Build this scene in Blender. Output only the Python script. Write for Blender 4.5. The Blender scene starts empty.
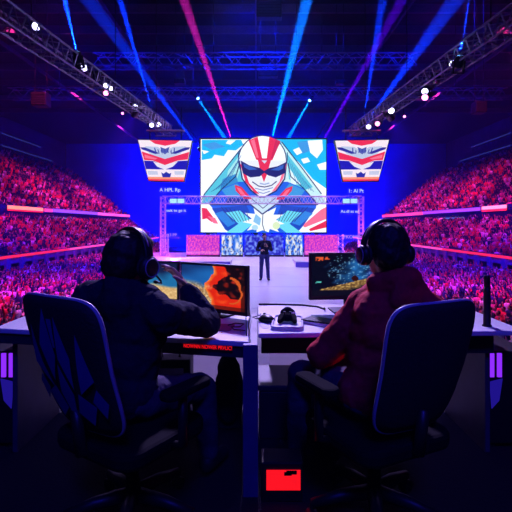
import bpy, bmesh, math, random
import numpy as np
from mathutils import Vector, Matrix, Quaternion, noise
random.seed(7); np.random.seed(7)
C = bpy.context.scene.collection
SC = bpy.context.scene
PI = math.pi
F, EZ, HX, HY = 448.0, 1.33, 256.0, 225.0       # focal length, eye height, vanishing point

def P(px, py, Y):                                # a point of the place at distance Y
    return Vector(((px-HX)*Y/F, Y, EZ-(py-HY)*Y/F))
def s2l(c):
    return tuple(((v/255/12.92) if v <= 10.3 else ((v/255+.055)/1.055)**2.4) for v in c)

# ---------------------------------------------------------------- materials
def mat(name, col, rough=.6, metal=0., emit=None, es=1., var=.15, scale=8., spec=.4, bump=0.):
    m = bpy.data.materials.new(name); m.use_nodes = True
    nt = m.node_tree; b = nt.nodes['Principled BSDF']
    col = tuple(col)
    b.inputs['Roughness'].default_value = rough
    b.inputs['Metallic'].default_value = metal
    b.inputs['Specular IOR Level'].default_value = spec
    if emit is not None:
        b.inputs['Base Color'].default_value = (.01, .01, .01, 1)
        b.inputs['Emission Color'].default_value = (*emit, 1)
        b.inputs['Emission Strength'].default_value = es
    else:
        tc = nt.nodes.new('ShaderNodeTexCoord'); nz = nt.nodes.new('ShaderNodeTexNoise')
        nz.inputs['Scale'].default_value = scale; nz.inputs['Detail'].default_value = 4
        nt.links.new(tc.outputs['Object'], nz.inputs['Vector'])
        r = nt.nodes.new('ShaderNodeValToRGB')
        r.color_ramp.elements[0].color = (*[c*(1-var) for c in col], 1); r.color_ramp.elements[0].position = .3
        r.color_ramp.elements[1].color = (*[min(1, c*(1+var)) for c in col], 1); r.color_ramp.elements[1].position = .7
        nt.links.new(nz.outputs['Fac'], r.inputs['Fac']); nt.links.new(r.outputs['Color'], b.inputs['Base Color'])
        if bump:
            bp = nt.nodes.new('ShaderNodeBump'); bp.inputs['Strength'].default_value = bump
            bp.inputs['Distance'].default_value = .01
            nt.links.new(nz.outputs['Fac'], bp.inputs['Height']); nt.links.new(bp.outputs['Normal'], b.inputs['Normal'])
    return m
def glow(name, rgb, es=1.):
    return mat(name, (0, 0, 0), emit=s2l(rgb), es=es)
def picture_mat(name, es=1.):                    # a lit display: its picture is a colour attribute
    m = bpy.data.materials.new(name); m.use_nodes = True
    nt = m.node_tree; b = nt.nodes['Principled BSDF']
    a = nt.nodes.new('ShaderNodeVertexColor'); a.layer_name = 'picture'
    b.inputs['Base Color'].default_value = (.006, .006, .006, 1); b.inputs['Roughness'].default_value = .6; b.inputs['Specular IOR Level'].default_value = .1
    nt.links.new(a.outputs['Color'], b.inputs['Emission Color']); b.inputs['Emission Strength'].default_value = es
    return m

M = {}
M['gantry'] = mat('gantry_aluminium', (.62, .58, .70), .5, .2)
M['black'] = mat('black_plastic', (.012, .012, .014), .45)
M['blackmetal'] = mat('black_metal', (.03, .03, .035), .4, .6)
M['alu'] = mat('truss_aluminium', (.17, .17, .22), .4, .6)
M['white'] = mat('white_laminate', (.72, .70, .74), .35, var=.04)
M['deskdark'] = mat('dark_fascia', (.03, .028, .05), .5)
M['deskpanel'] = mat('blue_grey_panel', (.07, .065, .10), .5)
M['stage'] = mat('stage_floor', (.70, .68, .72), .28, var=.06, scale=.6)
M['stageside'] = mat('stage_skirt', (.06, .06, .12), .7)
M['platform'] = mat('platform_carpet', (.008, .008, .012), .9, bump=.3, scale=60)
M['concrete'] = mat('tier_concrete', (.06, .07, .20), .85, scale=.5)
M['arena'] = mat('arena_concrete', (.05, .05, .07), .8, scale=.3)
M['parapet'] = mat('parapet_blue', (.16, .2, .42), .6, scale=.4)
M['roof'] = mat('roof_deck', (.004, .005, .022), .8, scale=.3)
M['steel'] = mat('roof_steel', (.12, .11, .18), .9, 0, spec=.05)
M['drape'] = mat('backdrop_drape', (.015, .04, .45), .9, scale=.2, var=.12)
M['wall'] = mat('concourse_wall', (.06, .06, .09), .9, scale=.3)
M['chair'] = mat('chair_mesh_fabric', (.018, .018, .026), .7, bump=.4, scale=90)
M['piping'] = mat('chair_rim', (.42, .40, .55), .35)
M['emblem'] = mat('chair_emblem_print', (.05, .05, .38), .5)
M['matte'] = mat('soft_black_rubber', (.010, .010, .012), .95, spec=.05)
M['frost'] = mat('frosted_panel', (.30, .29, .34), .7, var=.05)
_nt = M['frost'].node_tree; _tr = _nt.nodes.new('ShaderNodeBsdfTranslucent'); _tr.inputs['Color'].default_value = (.5, .48, .55, 1)
_mx = _nt.nodes.new('ShaderNodeMixShader'); _mx.inputs['Fac'].default_value = .30
_nt.links.new(_nt.nodes['Principled BSDF'].outputs[0], _mx.inputs[1]); _nt.links.new(_tr.outputs[0], _mx.inputs[2]); _nt.links.new(_mx.outputs[0], _nt.nodes['Material Output'].inputs['Surface'])
M['skin'] = mat('skin', (.50, .30, .22), .5, var=.08)
M['hair'] = mat('hair_dark', (.012, .010, .010), .6, bump=.5, scale=70)
M['navy'] = mat('navy_hoodie_fabric', (.018, .020, .040), .9, bump=.4, scale=60, spec=.1)
M['redjkt'] = mat('red_jacket_fabric', (.52, .010, .035), .8, bump=.3, scale=50, spec=.2)
M['jeans'] = mat('dark_trousers', (.05, .045, .09), .85, bump=.3, scale=80, spec=.15)
M['shoe'] = mat('shoe_black', (.02, .02, .02), .6)
M['rubber'] = mat('mousepad_pink', (.60, .06, .20), .7)
M['paper'] = mat('paper_white', (.75, .73, .78), .8, var=.03)
M['case'] = mat('flight_case', (.02, .02, .03), .5)
M['lilac'] = mat('pale_case_panel', (.62, .56, .75), .6)
M['lensW'] = glow('lens_white', (205, 205, 255), 5)
M['lensB'] = glow('lens_blue', (120, 190, 255), 7)
M['lensP'] = glow('lens_pink', (255, 130, 200), 5)
M['neon'] = glow('neon_violet', (130, 40, 235), 1.3)
M['neonblue'] = glow('neon_blue', (40, 25, 170), .6)
M['redled'] = glow('red_led', (255, 20, 30), 1.0)

# ---------------------------------------------------------------- mesh helpers
class MB:
    def __init__(s): s.v = []; s.f = []; s.m = []
    def add(s, vs, fs, mi=0, X=None):
        o = len(s.v)
        s.v += [tuple(X @ Vector(v)) if X else tuple(v) for v in vs]
        s.f += [tuple(i+o for i in f) for f in fs]; s.m += [mi]*len(fs)
    def box(s, lo, hi, mi=0, X=None):
        x0, y0, z0 = lo; x1, y1, z1 = hi
        s.add([(x0,y0,z0),(x1,y0,z0),(x1,y1,z0),(x0,y1,z0),(x0,y0,z1),(x1,y0,z1),(x1,y1,z1),(x0,y1,z1)],
              [(0,3,2,1),(4,5,6,7),(0,1,5,4),(1,2,6,5),(2,3,7,6),(3,0,4,7)], mi, X)
    def prism(s, poly, z0, z1, mi=0, X=None):          # polygon in xy, extruded along z
        n = len(poly)
        s.add([(x,y,z0) for x,y in poly]+[(x,y,z1) for x,y in poly],
              [tuple(range(n-1,-1,-1)), tuple(range(n,2*n))]+[(i,(i+1)%n,n+(i+1)%n,n+i) for i in range(n)], mi, X)
    def tube(s, pts, r, n=8, mi=0, closed=False, X=None):
        pts = [Vector(p) for p in pts]; k = len(pts)
        rs = r if isinstance(r, (list, tuple)) else [r]*k
        vs = []; prev = None
        for i, p in enumerate(pts):
            if closed: t = pts[(i+1)%k]-pts[i-1]
            else: t = pts[min(i+1,k-1)]-pts[max(i-1,0)]
            t.normalize()
            if prev is None: a = t.orthogonal().normalized()
            else:
                a = prev-t*prev.dot(t)
                a = a.normalized() if a.length > 1e-6 else t.orthogonal().normalized()
            prev = a; b = t.cross(a)
            vs += [p+(a*math.cos(2*PI*j/n)+b*math.sin(2*PI*j/n))*rs[i] for j in range(n)]
        fs = [(i*n+j, i*n+(j+1)%n, ((i+1)%k)*n+(j+1)%n, ((i+1)%k)*n+j) for i in range(k if closed else k-1) for j in range(n)]
        if not closed: fs += [tuple(range(n-1,-1,-1)), tuple((k-1)*n+j for j in range(n))]
        s.add(vs, fs, mi, X)
    def lathe(s, prof, n=16, mi=0, X=None):            # (r,z) profile about z
        k = len(prof)
        vs = [(r*math.cos(2*PI*j/n), r*math.sin(2*PI*j/n), z) for r, z in prof for j in range(n)]
        fs = [(i*n+j, i*n+(j+1)%n, (i+1)*n+(j+1)%n, (i+1)*n+j) for i in range(k-1) for j in range(n)]
        fs += [tuple(range(n-1,-1,-1)), tuple((k-1)*n+j for j in range(n))]
        s.add(vs, fs, mi, X)
    def ell(s, c, r, n=16, mi=0, X=None, R=None):
        c = Vector(c); rx, ry, rz = r; k = n//2; vs = []
        for i in range(k+1):
            t = PI*i/k
            for j in range(n):
                p = 2*PI*j/n
                d = Vector((rx*math.sin(t)*math.cos(p), ry*math.sin(t)*math.sin(p), -rz*math.cos(t)))
                vs.append(c+(R @ d if R else d))
        fs = [(i*n+j, i*n+(j+1)%n, (i+1)*n+(j+1)%n, (i+1)*n+j) for i in range(k) for j in range(n)]
        s.add(vs, fs, mi, X)
    def cap(s, a, b, ra, rb, n=14):                    # tapered rounded limb
        a = Vector(a); b = Vector(b)
        s.ell(a, (ra,)*3, n); s.ell(b, (rb,)*3, n); s.tube([a, b], [ra, rb], n)
    def chain(s, pts, rs):
        for i in range(len(pts)-1): s.cap(pts[i], pts[i+1], rs[i], rs[i+1])
    def build(s, name, mats, parent=None, bevel=0, smooth=False, X=None, merge=False):
        me = bpy.data.meshes.new(name); me.from_pydata(s.v, [], s.f)
        mats = mats if isinstance(mats, (list, tuple)) else [mats]
        for m in mats: me.materials.append(m)
        if len(mats) > 1: me.polygons.foreach_set('material_index', s.m)
        if merge:
            bm = bmesh.new(); bm.from_mesh(me); bmesh.ops.remove_doubles(bm, verts=bm.verts, dist=1e-5)
            bmesh.ops.recalc_face_normals(bm, faces=bm.faces); bm.to_mesh(me); bm.free()
        if smooth: me.polygons.foreach_set('use_smooth', [True]*len(me.polygons))
        me.update()
        o = bpy.data.objects.new(name, me); C.objects.link(o)
        if parent: o.parent = parent
        if X is not None: o.matrix_local = X
        if bevel:
            bv = o.modifiers.new('bevel', 'BEVEL'); bv.width = bevel; bv.segments = 2; bv.limit_method = 'ANGLE'
        return o
def tag(o, label=None, cat=None, group=None, kind=None):
    if label: o['label'] = label
    if cat: o['category'] = cat
    if group: o['group'] = group
    if kind: o['kind'] = kind
    return o
def thing(name, label, cat, loc=(0,0,0), rz=0, group=None):
    o = bpy.data.objects.new(name, None); C.objects.link(o); o.empty_display_size = .1
    o.location = loc; o.rotation_euler = (0, 0, rz)
    return tag(o, label, cat, group)
def dup(root, label=None, group=None):
    r = root.copy(); C.objects.link(r)
    if label: r['label'] = label
    if group: r['group'] = group
    for ch in list(root.children):
        c = ch.copy(); C.objects.link(c); c.parent = r
        if ch.type == 'LIGHT': c.data = ch.data.copy()
        for g in ch.children:
            d = g.copy(); C.objects.link(d); d.parent = c
    return r
def struct(name, mb, m, **k):
    o = mb.build(name, m, **k); o['kind'] = 'structure'; return o
def blob(mb, name, m, parent=None, voxel=.008, smooth=4, disp=0., dscale=.12, X=None):
    """one continuous skin over overlapping volumes"""
    t = mb.build(name+'_tmp', m)
    rm = t.modifiers.new('r', 'REMESH'); rm.mode = 'VOXEL'; rm.voxel_size = voxel; rm.use_smooth_shade = True
    sm = t.modifiers.new('s', 'SMOOTH'); sm.iterations = smooth; sm.factor = .5
    if disp:
        tx = bpy.data.textures.new('folds', 'CLOUDS'); tx.noise_scale = dscale; tx.noise_depth = 2
        d = t.modifiers.new('d', 'DISPLACE'); d.texture = tx; d.strength = disp; d.mid_level = .5; d.texture_coords = 'LOCAL'
    dg = bpy.context.evaluated_depsgraph_get()
    me = bpy.data.meshes.new_from_object(t.evaluated_get(dg)); me.name = name
    me.polygons.foreach_set('use_smooth', [True]*len(me.polygons))
    om = t.data; bpy.data.objects.remove(t); bpy.data.meshes.remove(om)
    o = bpy.data.objects.new(name, me); C.objects.link(o)
    if parent: o.parent = parent
    return o
def text_obj(s, size, m, name, parent=None, X=None, ext=.0, sx=1.):
    cu = bpy.data.curves.new('t', 'FONT'); cu.body = s; cu.size = size; cu.extrude = ext; cu.align_x = 'CENTER'; cu.align_y = 'CENTER'
    t = bpy.data.objects.new('t', cu); C.objects.link(t)
    dg = bpy.context.evaluated_depsgraph_get(); dg.update()
    me = bpy.data.meshes.new_from_object(t.evaluated_get(dg)); bpy.data.objects.remove(t)
    me.materials.clear(); me.materials.append(m); me.name = name
    o = bpy.data.objects.new(name, me); C.objects.link(o)
    if parent: o.parent = parent
    if X is not None: o.matrix_local = X @ Matrix.Diagonal((sx, 1, 1, 1))
    return o
def picture(name, nx, ny, w, h, fn, m, parent=None, X=None):
    """flat display facing -Y, w x h, picture from fn(u,v)->sRGB 0..255"""
    vs = [((i/nx-.5)*w, 0, (j/ny)*h) for j in range(ny+1) for i in range(nx+1)]
    fs = [(j*(nx+1)+i, j*(nx+1)+i+1, (j+1)*(nx+1)+i+1, (j+1)*(nx+1)+i) for j in range(ny) for i in range(nx)]
    me = bpy.data.meshes.new(name); me.from_pydata(vs, [], fs); me.materials.append(m)
    ca = me.color_attributes.new('picture', 'FLOAT_COLOR', 'POINT'); col = []
    for j in range(ny+1):
        for i in range(nx+1): col += [*s2l([min(255, max(0, c)) for c in fn(i/nx, j/ny)]), 1]
    ca.data.foreach_set('color', col)
    o = bpy.data.objects.new(name, me); C.objects.link(o)
    if parent: o.parent = parent
    if X is not None: o.matrix_local = X
    return o
def nz(x, y, z=0, s=1): return noise.noise(Vector((x*s, y*s, z)))
def mixc(a, b, t):
    t = min(1, max(0, t)); return tuple(p+(q-p)*t for p, q in zip(a, b))
def aim(frm, to): return (Vector(to)-Vector(frm)).to_track_quat('-Z', 'Y')
def lamp(name, kind, loc, to, col, power, parent=None, **k):
    d = bpy.data.lights.new(name, kind); d.color = col; d.energy = power
    for a, b in k.items(): setattr(d, a, b)
    o = bpy.data.objects.new(name, d); C.objects.link(o)
    if parent: o.parent = parent
    else:
        o.location = loc; o.rotation_mode = 'QUATERNION'; o.rotation_quaternion = aim(loc, to)
    return o

# ---------------------------------------------------------------- camera
cam = bpy.data.cameras.new('camera'); co = bpy.data.objects.new('camera', cam); C.objects.link(co)
cam.sensor_width = 36; cam.lens = 36*F/512; cam.shift_y = -(256-HY)/512; cam.clip_end = 500; cam.clip_start = .05
co.location = (0, 0, EZ); co.rotation_euler = (PI/2, 0, 0); SC.camera = co
SC.view_settings.view_transform = 'Standard'; SC.view_settings.look = 'None'
SC.view_settings.gamma = 1; SC.view_settings.exposure = 0; SC.view_settings.use_curve_mapping = False
cy = SC.cycles
cy.use_denoising = True; cy.max_bounces = 4; cy.diffuse_bounces = 2; cy.glossy_bounces = 2; cy.volume_bounces = 0
cy.sample_clamp_indirect = 3; cy.caustics_reflective = False; cy.caustics_refractive = False

# haze that fills the hall
w = bpy.data.worlds.new('hall_haze'); SC.world = w; w.use_nodes = True
nt = w.node_tree; nt.nodes['Background'].inputs['Color'].default_value = (0, 0, 0, 1)
vs_ = nt.nodes.new('ShaderNodeVolumeScatter'); vs_.inputs['Density'].default_value = .0010
vs_.inputs['Anisotropy'].default_value = 0.0; vs_.inputs['Color'].default_value = (.20, .38, 1, 1)
nt.links.new(vs_.outputs['Volume'], nt.nodes['World Output'].inputs['Volume'])

# ================================================================ SETTING
STZ = -.81            # stage floor
ARZ = -4.75           # arena floor
YE = 119.0            # end of the stands
b = MB(); b.box((-3.2, -3, -.3), (3.2, 3.25, 0)); struct('floor', b, M['platform'])
b = MB(); b.box((-60, -6, ARZ-.3), (60, 130, ARZ)); struct('floor_arena', b, M['arena'])
b = MB(); b.box((-60, -6, 24), (60, 130, 24.4)); struct('ceiling', b, M['roof'])
b = MB(); b.box((-60, 125, ARZ), (60, 125.4, 24)); struct('wall_back', b, M['drape'])
b = MB(); b.box((-60, -6.4, ARZ), (60, -6, 24)); struct('wall_front', b, M['wall'])
for sgn, nm in ((-1, 'left'), (1, 'right')):
    b = MB(); b.box((min(sgn*53, sgn*53.4), -6, ARZ), (max(sgn*53, sgn*53.4), 125, 24)); struct('wall_'+nm, b, M['wall'])
n_ = 1
for y in (40, 46, 51, 56.5, 63, 70, 78, 87):           # roof beams across the hall
    b = MB(); b.box((-52, y-.12, 23.1), (52, y+.12, 23.16)); b.box((-52, y-.03, 23.16), (52, y+.03, 23.95)); b.box((-52, y-.12, 23.94), (52, y+.12, 23.99))
    struct('trim_%d' % n_, b, M['steel']); n_ += 1
for x in (-30, -15, 0, 15, 30):
    b = MB(); b.box((x-.1, 20, 22.6), (x+.1, 120, 23.05)); struct('trim_%d' % n_, b, M['steel']); n_ += 1

# seating tiers, parapets
XR, ZR = 26.0, EZ-3.13           # rim of the lower tier
XB, ZB = 34.0, EZ+2.05           # front of the upper tier
def tier(sgn, x0, z0, d, rise, rows, name):
    b = MB(); pr = []
    for r in range(rows):
        xa = x0+d*r/rows; za = z0+rise*r/rows
        pr += [(xa, za), (x0+d*(r+1)/rows, za)]
    pr += [(x0+d, z0+rise-1.0*rise/rows-1.2), (x0, z0-.6)]
    X = Matrix(((sgn,0,0,0),(0,0,-1,YE),(0,1,0,0),(0,0,0,1)))   # (x,y,z)->(sgn x, YE-z, y)
    b.prism(pr, 0, YE-25, 0, X)
    return struct(name, b, M['concrete'], merge=True)
RL, RU = 9, 14
for sgn, nm in ((-1, 'left'), (1, 'right')):
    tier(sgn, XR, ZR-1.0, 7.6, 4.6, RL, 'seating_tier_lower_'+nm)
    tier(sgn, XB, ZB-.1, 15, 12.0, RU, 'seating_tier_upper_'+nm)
    b = MB(); b.box((min(sgn*XR, sgn*(XR+.3)), 25, ARZ), (max(sgn*XR, sgn*(XR+.3)), YE, ZR-.35))
    for k in range(32):                                   # pilasters
        y = 26+k*2.9; b.box((min(sgn*(XR-.25), sgn*XR), y, ARZ), (max(sgn*(XR-.25), sgn*XR), y+.8, ZR-.35))
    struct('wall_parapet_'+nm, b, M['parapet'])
    b = MB(); b.box((min(sgn*(XB-.2), sgn*(XB+.2)), 25, ZB-1.0), (max(sgn*(XB-.2), sgn*(XB+.2)), YE, ZB+.2)); struct('wall_balcony_'+nm, b, M['concrete'])

M['rail_red'] = glow('rail_red', (230, 35, 70), 1.3)
M['rail_pink'] = glow('rail_pink', (240, 70, 160), 1.4)
for sgn, side in ((-1, 'left'), (1, 'right')):
    t = thing('led_rail', 'long red glowing rail along the rim of the lower tier on the %s' % side, 'light rail', (sgn*(XR-.1), 25, ZR-.35))
    for y0, y1, mm in ((25, 62, 'rail_red'), (62, YE, 'rail_pink')):
        b = MB(); b.box((-.14, y0-25, 0), (.14, y1-25, .3)); b.build('light_strip', M[mm], t)
    b = MB(); b.box((-.2, 0, .3), (.2, YE-25, .36)); b.build('cap', M['blackmetal'], t)
    t = thing('ribbon_board', 'glowing pink and red display band on the balcony front on the %s' % side, 'display board', (sgn*(XB-.43), 50, ZB))
    b = MB(); b.box((-.08, 0, -.1), (.1, YE-50, .75)); b.build('housing', M['black'], t, X=Matrix.Translation((sgn*.1,0,0)))
    segs = [(10.5, 20.5, (255, 110, 90), 1.6, .12, .62), (10.5, 20.5, (240, 20, 50), 1.0, -.1, .12), (21, 23.8, (235, 60, 150), 1, .05, .6), (24, 45, (150, 70, 230), 1, .1, .65),
            (45, YE-50, (245, 80, 170), 1.1, .05, .65)] if sgn < 0 else \
           [(10, 16.5, (255, 120, 170), 1.5, .2, .68), (10, 16.5, (245, 30, 60), 1.1, -.1, .2), (17, 40, (165, 60, 225), 1, .1, .62), (40, YE-50, (245, 60, 110), 1.1, .0, .62)]
    for i, (y0, y1, c, e, z0, z1) in enumerate(segs):
        b = MB(); b.box((min(0, -sgn*.08), y0, z0), (max(0, -sgn*.08), y1, z1)); b.build('lit_segment', glow('ribbon_%d' % i, c, e*1.5), t)
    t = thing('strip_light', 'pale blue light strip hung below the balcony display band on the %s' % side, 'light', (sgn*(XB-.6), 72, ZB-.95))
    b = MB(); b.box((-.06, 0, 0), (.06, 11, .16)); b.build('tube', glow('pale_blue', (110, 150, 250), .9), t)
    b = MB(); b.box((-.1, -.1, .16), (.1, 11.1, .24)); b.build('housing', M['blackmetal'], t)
    # box suites high on the side wall
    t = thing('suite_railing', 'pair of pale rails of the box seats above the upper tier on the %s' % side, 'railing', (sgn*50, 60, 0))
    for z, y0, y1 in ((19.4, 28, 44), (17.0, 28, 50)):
        b = MB(); b.tube([(0, y0, z), (0, y1, z)], .14, 8); b.build('rail', glow('rail_lit_tone', (42, 52, 120), .6), t)  # no lamps: glow put into the rails so they look lit
        b = MB()
        for k in range(10): b.tube([(0, y0+k*(y1-y0)/9, z-1.2), (0, y0+k*(y1-y0)/9, z)], .05, 6)
        b.build('baluster', M['steel'], t)
    b = MB(); b.box((min(0, sgn*3), 20, 15.0), (max(0, sgn*3), 58, 15.8)); b.build('ledge', M['concrete'], t)

# ================================================================ CROWD
M['c_red'] = mat('top_red', (.70, .03, .06), .8); M['c_pale'] = mat('top_pale', (.85, .80, .85), .8)
M['c_dark'] = mat('top_dark', (.015, .02, .08), .8); M['c_pink'] = mat('top_pink', (.70, .16, .34), .8)
M['c_skin'] = mat('crowd_skin', (.42, .24, .18), .6); M['c_hair'] = mat('crowd_hair', (.03, .02, .02), .7)
M['c_legs'] = mat('crowd_trousers', (.03, .03, .06), .8)
def spectator_mb(arms, fine):
    """standing figure facing -Y, feet at 0.  materials: 0 top 1 skin 2 hair 3 trousers"""
    b = MB(); n = 10 if fine else 6
    b.tube([(-.1,0,0),(-.1,0,.45),(-.09,0,.88)], [.06,.07,.09], n if fine else 4, 3)
    b.tube([(.1,0,0),(.1,0,.45),(.09,0,.88)], [.06,.07,.09], n if fine else 4, 3)
    tor = [(0,0,.82),(0,0,1.05),(0,0,1.3),(0,0,1.44),(0,0,1.5)]; rr = [.15,.145,.18,.17,.07]
    o = len(b.v); b.tube(tor, rr, n, 0)
    for i in range(o, len(b.v)):
        x, y, z = b.v[i]; b.v[i] = (x*1.25, y*.72, z)
    b.tube([(0,0,1.46),(0,0,1.56)], .055, n, 1)
    b.ell((0,-.01,1.63), (.085,.10,.12), n, 1); b.ell((0,.02,1.66), (.092,.10,.105), n, 2)
    for s in (-1, 1):
        up = arms == 2 or (arms == 1 and s == 1)
        if up: q = [(s*.2,0,1.42),(s*.34,-.05,1.55),(s*.3,-.12,1.82),(s*.29,-.13,1.92)]
        else: q = [(s*.2,0,1.42),(s*.27,.02,1.14),(s*.2,-.2,1.12),(s*.15,-.28,1.14)]
        b.tube(q[:3], [.06,.05,.04], n if fine else 4, 0); b.tube(q[2:], [.042,.045], n if fine else 4, 1)
    return b
TOPS = ['c_red', 'c_pale', 'c_dark', 'c_pink']; TOPW = [.28, .14, .42, .16]
def in_aisle(y): return (y % 11.5) < 1.5
spots = []      # x, y, z(feet), facing, seat kind
for sgn in (-1, 1):
    for r in range(RL):
        x = XR+.45+7.6*r/RL; z = ZR-1.0+4.6*r/RL
        y = 41+random.random()*.3
        while y < YE-.4:
            if not in_aisle(y+r*.45) and random.random() < .93: spots.append((sgn*(x+random.uniform(-.1,.1)), y, z-.35, sgn))
            y += .56+random.uniform(-.05,.05)
    for r in range(RU):
        x = XB+.45+15*r/RU; z = ZB-.1+12*r/RU
        y = 54+random.random()*.3
        while y < YE-.4:
            if not in_aisle(y+r*.5) and random.random() < .92: spots.append((sgn*(x+random.uniform(-.1,.1)), y, z-.35, sgn))
            y += .56+random.uniform(-.05,.05)
tierN = len(spots)
for sgn in (-1, 1):
    y = 13.5
    while y < YE-1:
        x = 5.4 if y < 21 else 8.2
        x += random.random()*.3
        while x < XR-.7:
            if x/y < .66 and x/y > .2 and random.random() < .94 and (x % 7.) > .7: spots.append((sgn*x, y+random.uniform(-.1,.1), ARZ, sgn))
            x += .74+random.uniform(-.05,.08)
        y += .9
def projected(s):
    x, y, z, _ = s; return HX+F*x/y, HY+F*(EZ-z-1.6)/y
def visible(s):
    px, py = projected(s)
    if not (1 < px < 511 and py < 322): return False
    if 22 < px < 100 and py > 279+.18*(px-22): return False
    if 70 < px < 245 and py > 226: return False
    if 245 <= px < 362: return False
    if 355 < px < 442 and py > 215+max(0, (px-410))*2.2: return False
    if 440 <= px < 474 and py > 297: return False
    return True
vis = sorted([i for i in range(tierN, len(spots)) if visible(spots[i])], key=lambda i: spots[i][1])
near = []
for sgn in (-1, 1): near += [i for i in vis if spots[i][3] == sgn][:150]
near_set = set(near)
protos = {}
TOPNAME = {'c_red': 'red', 'c_pale': 'pale', 'c_dark': 'dark', 'c_pink': 'pink'}
for i in near:
    x, y, z, sgn = spots[i]
    tp = random.choices(TOPS, TOPW)[0]; arms = random.choices((0, 1, 2), (.45, .2, .35))[0]
    key = (tp, arms)
    side = 'left' if sgn < 0 else 'right'
    pose = ('with hands held in front', 'raising one arm', 'raising both arms')[arms]
    if key not in protos:
        protos[key] = spectator_mb(arms, True).build('spectator', [M[tp], M['c_skin'], M['c_hair'], M['c_legs']], smooth=True)
        o = protos[key]
    else:
        o = protos[key].copy(); C.objects.link(o)
    tag(o, 'spectator in a %s top %s, floor crowd at %s' % (TOPNAME[tp], pose, side), 'person', 'floor crowd on the '+side)
    # they face the stage
    o.location = (x, y, z); o.rotation_euler = (0, 0, math.atan2(-x, -(24-y))+random.uniform(-.3,.3))
    sc_ = random.uniform(.93, 1.06); o.scale = (sc_, sc_, sc_)
# everybody else: one uncountable mass
tmpl = []
for arms in (0, 1, 2):
    b = spectator_mb(arms, False); tmpl.append((np.array(b.v), b.f, np.array(b.m)))
V, Fl, Fn, MI = [], [], [], []; off = 0
MATS = [M[t] for t in TOPS]+[M['c_skin'], M['c_hair'], M['c_legs']]
for i, s in enumerate(spots):
    if i in near_set: continue
    x, y, z, sgn = s
    if i >= tierN and y < 18: continue
    v, f, m = tmpl[random.choices((0, 1, 2), (.5, .2, .3))[0]]
    a = math.atan2(-x, -(24-y))+random.uniform(-.4, .4); ca, sa = math.cos(a), math.sin(a); k = random.uniform(.9, 1.08)
    vv = v*k; V.append(np.stack([vv[:,0]*ca-vv[:,1]*sa+x, vv[:,0]*sa+vv[:,1]*ca+y, vv[:,2]+z], 1))
    tp = random.choices(range(4), TOPW)[0]
    mm = np.where(m == 0, tp, m+3); MI.append(mm)
    for q in f: Fl.append([j+off for j in q]); 
    off += len(v)
V = np.concatenate(V); MI = np.concatenate(MI)
me = bpy.data.meshes.new('crowd')
me.vertices.add(len(V)); me.vertices.foreach_set('co', V.astype(np.float32).ravel())
tot = np.array([len(q) for q in Fl], dtype=np.int32); st = np.concatenate([[0], np.cumsum(tot)[:-1]]).astype(np.int32)
me.loops.add(int(tot.sum())); me.loops.foreach_set('vertex_index', np.fromiter((j for q in Fl for j in q), dtype=np.int32))
me.polygons.add(len(Fl)); me.polygons.foreach_set('loop_start', st)
for m_ in MATS: me.materials.append(m_)
me.polygons.foreach_set('material_index', MI.astype(np.int32)); me.update(calc_edges=True)
o = bpy.data.objects.new('crowd', me); C.objects.link(o)
tag(o, 'dense mass of seated and standing fans filling both tiers and the far floor', 'crowd', kind='stuff')

# ================================================================ STAGE
t = thing('stage', 'long white catwalk and stage deck in the middle of the arena', 'stage', (0, 0, ARZ))
H = STZ-ARZ
poly = [(-4.6,3.3),(4.6,3.3),(4.6,22),(7.4,22),(7.4,31),(-7.4,31),(-7.4,22),(-4.6,22)]
b = MB(); b.prism(poly, H-.12, H); b.build('deck', M['stage'], t, bevel=.03)
q = [(-4.5,3.4),(4.5,3.4),(4.5,22.1),(7.3,22.1),(7.3,30.9),(-7.3,30.9),(-7.3,22.1),(-4.5,22.1)]
b = MB(); b.prism(q, 0, H-.12); b.build('skirt', M['stageside'], t)
b = MB(); b.box((-7.2, 22.6, H), (-1.3, 30, H+.3)); b.box((2.0, 22.6, H), (7.2, 30, H+.3)); b.box((-1.3, 25, H), (2.0, 30, H+.3))
ri = b.build('riser', M['stage'], t)
b = MB(); b.box((-7.2, 22.57, H+.02), (-1.3, 22.6, H+.26)); b.box((2.0, 22.57, H+.02), (7.2, 22.6, H+.26)); b.build('riser_front', glow('riser_blue', (70, 50, 220), .8), t)
b = MB(); b.add([(-1.3,22.6,H),(2.0,22.6,H),(2.0,25,H+.3),(-1.3,25,H+.3),(-1.3,25,H),(2,25,H)], [(0,1,2,3),(0,3,4),(1,5,2)]); b.build('ramp', M['stage'], t)
b = MB()
for y in (7.6, 11.5, 15.5, 19.5): b.box((-4.5, y, H), (4.5, y+.03, H+.004))
b.build('deck_joint', M['lilac'], t)

# main screen with its picture
SY = 27.0
def zs(x, y, d=0): p = P(196+x/3.765, 134+y/3.765, SY); return (p.x, SY-d, p.z)
art = []
def A(c, pts, mirror=False):
    art.append((c, pts))
    if mirror: art.append((c, [(510-x, y) for x, y in reversed(pts)]))
def EL(c, cx, cy_, rx, ry, a0=0, a1=360, n=28): A(c, [(cx+rx*math.cos(math.radians(a0+(a1-a0)*i/n)), cy_+ry*math.sin(math.radians(a0+(a1-a0)*i/n))) for i in range(n+(a1-a0 < 360))])
def LN(c, pts, wd=4):
    for (x0, y0), (x1, y1) in zip(pts, pts[1:]):
        L = math.hypot(x1-x0, y1-y0) or 1; nx, ny = -(y1-y0)/L*wd/2, (x1-x0)/L*wd/2
        A(c, [(x0+nx,y0+ny),(x1+nx,y1+ny),(x1-nx,y1-ny),(x0-nx,y0-ny)])
WH, CY, LC, TE, BL, NV, RD, PK = (242,250,255), (15,180,240), (150,220,235), (85,195,220), (28,95,225), (22,30,105), (225,40,75), (245,110,140)
A(WH, [(18,20),(490,20),(490,370),(18,370)])
A(CY, [(300,20),(490,20),(490,205),(440,170),(390,110),(340,60)])
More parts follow.
